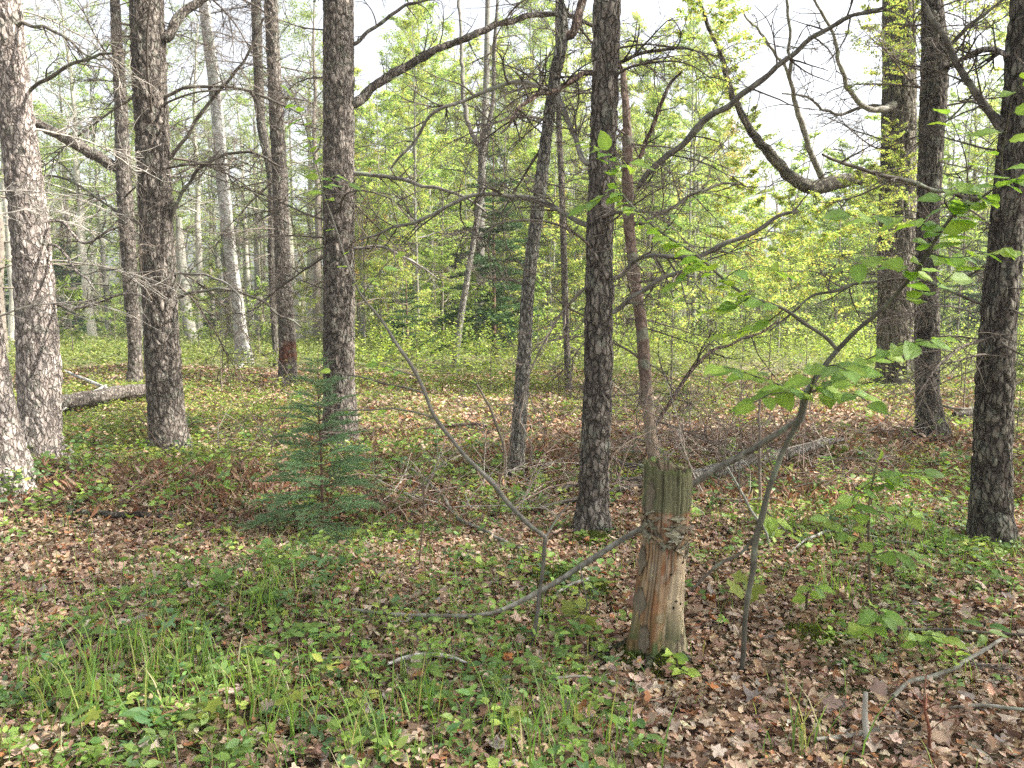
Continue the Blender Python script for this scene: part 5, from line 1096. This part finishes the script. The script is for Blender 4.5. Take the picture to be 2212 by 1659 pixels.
# ------------------------------------------------------------------ plants and leaves one could point at
GL = [(1412, 1425, 'the broken stump'), (697, 1168, 'the little spruce'), (2140, 1192, 'the right edge pine'), (1279, 1166, 'the tall centre pine'), (1600, 1456, 'the forked sapling'),
      (366, 985, 'the stout brown pine'), (60, 1050, 'the pale left pine'), (1146, 1402, 'the arching shrub'), (120, 1659, 'the bottom left corner'), (2100, 1659, 'the bottom right corner'), (1000, 1659, 'the bottom edge centre'), (1790, 985, 'the mossy mound'), (550, 1400, 'the tall grass tuft')]
GP = [gnd(a, b_) for a, b_, _ in GL]
def labels(items, fmt):
    """items: (x, y, look); each gets its rank among the same look round the nearest landmark"""
    out_ = [None] * len(items); grp = {}
    for i, (x, y, look) in enumerate(items):
        px, py = proj(np.array([x, y, 0])); dd = [math.hypot(px - a, (py - b_) * 1.4) for a, b_, _ in GL]; j = int(np.argmin(dd)); grp.setdefault((j, look), []).append((dd[j], i))
    for (j, look), L_ in grp.items():
        for r_, (_, i) in enumerate(sorted(L_)):
            out_[i] = fmt.format(look=look, near=('nearest to ' if r_ == 0 else ORD[min(r_, 19)] + ' nearest to ') + GL[j][2])
    return out_
def px_points(n, y0, y1, dens=None, mind=.12):
    pts = []
    for _ in range(n * 60):
        px, py = random.uniform(10, 2200), random.uniform(y0, y1); p = gnd(px, py)
        if dens is not None and random.random() > dens(np.array([p[0]]), np.array([p[1]]))[0]: continue
        if all((p[0] - q[0]) ** 2 + (p[1] - q[1]) ** 2 > mind ** 2 for q in pts): pts.append(p)
        if len(pts) >= n: break
    return pts
random.seed(91)
def leaf_mesh(name, proto, col, mt):
    g = Geo(); g.add(proto[0], proto[1], np.array(col) * (.88 + .24 * rg.random((len(proto[0]), 1)))); return g.mesh(name, mt)
# individual dead leaves lying on top
looks = [('tan lobed', (.44, .35, .28)), ('pinkish brown lobed', (.34, .24, .20)), ('dark russet lobed', (.17, .095, .065)), ('grey brown lobed', (.27, .23, .21)), ('orange brown lobed', (.42, .17, .06)), ('pale curled lobed', (.52, .43, .36))]
DL = [[leaf_mesh('fallen_leaf', lobed(200 + 7 * i + j, (.5, -.5, .9)[j]), c, M_LIT) for j in range(3)] for i, (_, c) in enumerate(looks)]
pts = px_points(170, 1260, 1650, lambda a, b_: .3 + .7 * (1 - green(a, b_)), .11); its = [(p[0], p[1], looks[k_][0]) for p, k_ in zip(pts, [random.choices(range(6), [4, 4, 3, 3, 1, 2])[0] for _ in pts])]
for p, it, lb in zip(pts, its, labels(its, '{look} dead leaf lying on the litter, {near}')):
    i = [l[0] for l in looks].index(it[2]); p = p + np.array([0, 0, .05])
    o = thing('fallen_leaf', lb, 'leaf', p, 'dead leaves lying on the forest floor', me=random.choice(DL[i]), scl=random.uniform(.06, .092)); o.rotation_euler = (random.gauss(0, .35), random.gauss(0, .35), random.uniform(0, 6.3))
# seedlings
MS = [leaf_mesh('leaf', lobed(300 + j, c), cl, M_HERB) for j, (c, cl) in enumerate(((.15, (.15, .24, .05)), (-.2, (.12, .20, .05)), (.2, (.24, .28, .05))))]
LL = [leaf_mesh('leaf', ovate(6, .2, .3, 30 + j, .0), cl, M_HERB) for j, cl in enumerate(((.10, .19, .06), (.14, .23, .06), (.18, .27, .06)))]
RL = [leaf_mesh('leaf', ovate(5, .40, .15, 40 + j, .03), cl, M_HERB) for j, cl in enumerate(((.13, .22, .05), (.16, .25, .055)))]
st = Geo(); tube(st, np.array([(0, 0, -.02), (.01, 0, .4), (0, .01, 1)]), [.012, .010, .007], 4, (.16, .17, .07)); STEM = st.mesh('stem', M_HERB)
def plant(p, lb, name, cat, protos, nl, lsz, hgt, grp, elev=.2, top_only=False):
    e = thing(name, lb, cat, p, grp); link('stem', STEM, e, scl=(min(1, .25), min(1, .25), hgt)); a0 = random.uniform(0, 6.3)
    for j in range(nl):
        f_ = 1 if top_only else .3 + .7 * (j + 1) / nl; az = a0 + j * (2.4 if not top_only else 6.283 / nl) + random.gauss(0, .2); d = np.array([math.cos(az), math.sin(az), random.gauss(elev, .15)])
        put_leaf(e, p + np.array([0, 0, hgt * f_]) + d * .012, d, lsz * random.uniform(.75, 1.2), proto=random.choice(protos))
spec = [('maple seedling with small lobed leaves', 'maple_seedling', 'seedling', MS, 4, .06, .09, .05, True), ('herb with a whorl of narrow leaves', 'leafy_herb', 'herb', LL, 6, .075, .11, .15, False), ('herb with rounded toothed leaves', 'leafy_herb', 'herb', RL, 5, .045, .08, .1, False)]
pts = px_points(66, 1040, 1640, green, .16); its = [(p[0], p[1], spec[random.choices((0, 1, 2), (3, 3, 4))[0]][0]) for p in pts]
for p, it, lb in zip(pts, its, labels(its, '{look}, {near}')):
    s_ = next(q for q in spec if q[0] == it[2]); plant(p, lb, s_[1], s_[2], s_[3], s_[4], s_[5] * random.uniform(.8, 1.2), s_[6] * random.uniform(.7, 1.4), 'seedlings and herbs in the litter', s_[7], s_[8])
for px, py, lb, pr, n, ls, hg in [(415, 940, 'tall leafy weed at the foot of the stout brown pine', LL, 12, .10, .2), (1250, 1370, 'yellow green maple seedling left of the stump', [MS[2]], 5, .10, .14), (1612, 1330, 'yellowing maple seedling right of the stump by the forked stem', [MS[2]], 5, .12, .16),
                                  (1140, 1470, 'bright green herb left of the stump foot', RL, 9, .06, .1), (400, 1275, 'pale yellow green herb patch left of the arching shrub', RL, 12, .06, .15), (470, 1290, 'light green herb beside the pale herb', RL, 10, .055, .12)]:
    plant(gnd(px, py), lb, 'leafy_herb' if 'maple' not in lb else 'maple_seedling', 'herb' if 'maple' not in lb else 'seedling', pr, n, ls, hg, 'seedlings and herbs in the litter')
# tufts of taller grass
pts = [gnd(*q) for q in [(345, 1500), (330, 1420), (365, 1560), (300, 1480), (395, 1470), (420, 1440), (250, 1440), (600, 1300), (570, 1340), (1710, 1160), (1760, 1150), (1660, 1140), (1800, 1180), (1130, 1645), (790, 1650), (560, 1545), (1330, 1640), (480, 1500), (90, 1500), (180, 1560), (640, 1600), (1790, 1290), (1990, 1200), (1740, 1640), (900, 1560), (1250, 1580)]]
its = [(p[0], p[1], 'tuft of long green grass blades') for p in pts]
for p, lb in zip(pts, labels(its, '{look}, {near}')):
    g = Geo(); n = random.randint(12, 30); blades(g, p[0] + rg.normal(0, .06, n), p[1] + rg.normal(0, .06, n), random.uniform(.2, .33), .008, GR, .45)
    g.V = [v - np.array(p, np.float32) for v in g.V]; thing('grass_tuft', lb, 'grass', p, 'tufts of long grass', me=g.mesh('grass_tuft', M_GRASS))

# ------------------------------------------------------------------ a thin veil of air over the far woods
hm = bpy.data.materials.new('woodland_air'); hm.use_nodes = True; t = hm.node_tree; t.nodes.clear()
o = t.nodes.new('ShaderNodeOutputMaterial'); v = t.nodes.new('ShaderNodeVolumePrincipled'); v.inputs['Color'].default_value = (.93, .96, .95, 1); v.inputs['Density'].default_value = .0014; v.inputs['Anisotropy'].default_value = .2
t.links.new(v.outputs[0], o.inputs['Volume'])
g = Geo(); a, b_, c, d, lo_, hi_ = -150, 150, -60, 130, -2.2, 24
g.add([(x, y, z) for z in (lo_, hi_) for x, y in ((a, c), (b_, c), (b_, d), (a, d))], [(0, 3, 2, 1), (4, 5, 6, 7), (0, 1, 5, 4), (1, 2, 6, 5), (2, 3, 7, 6), (3, 0, 4, 7)], (1, 1, 1))
link('haze', g.mesh('haze', hm, False), kind='stuff')
sc.cycles.volume_bounces = 0
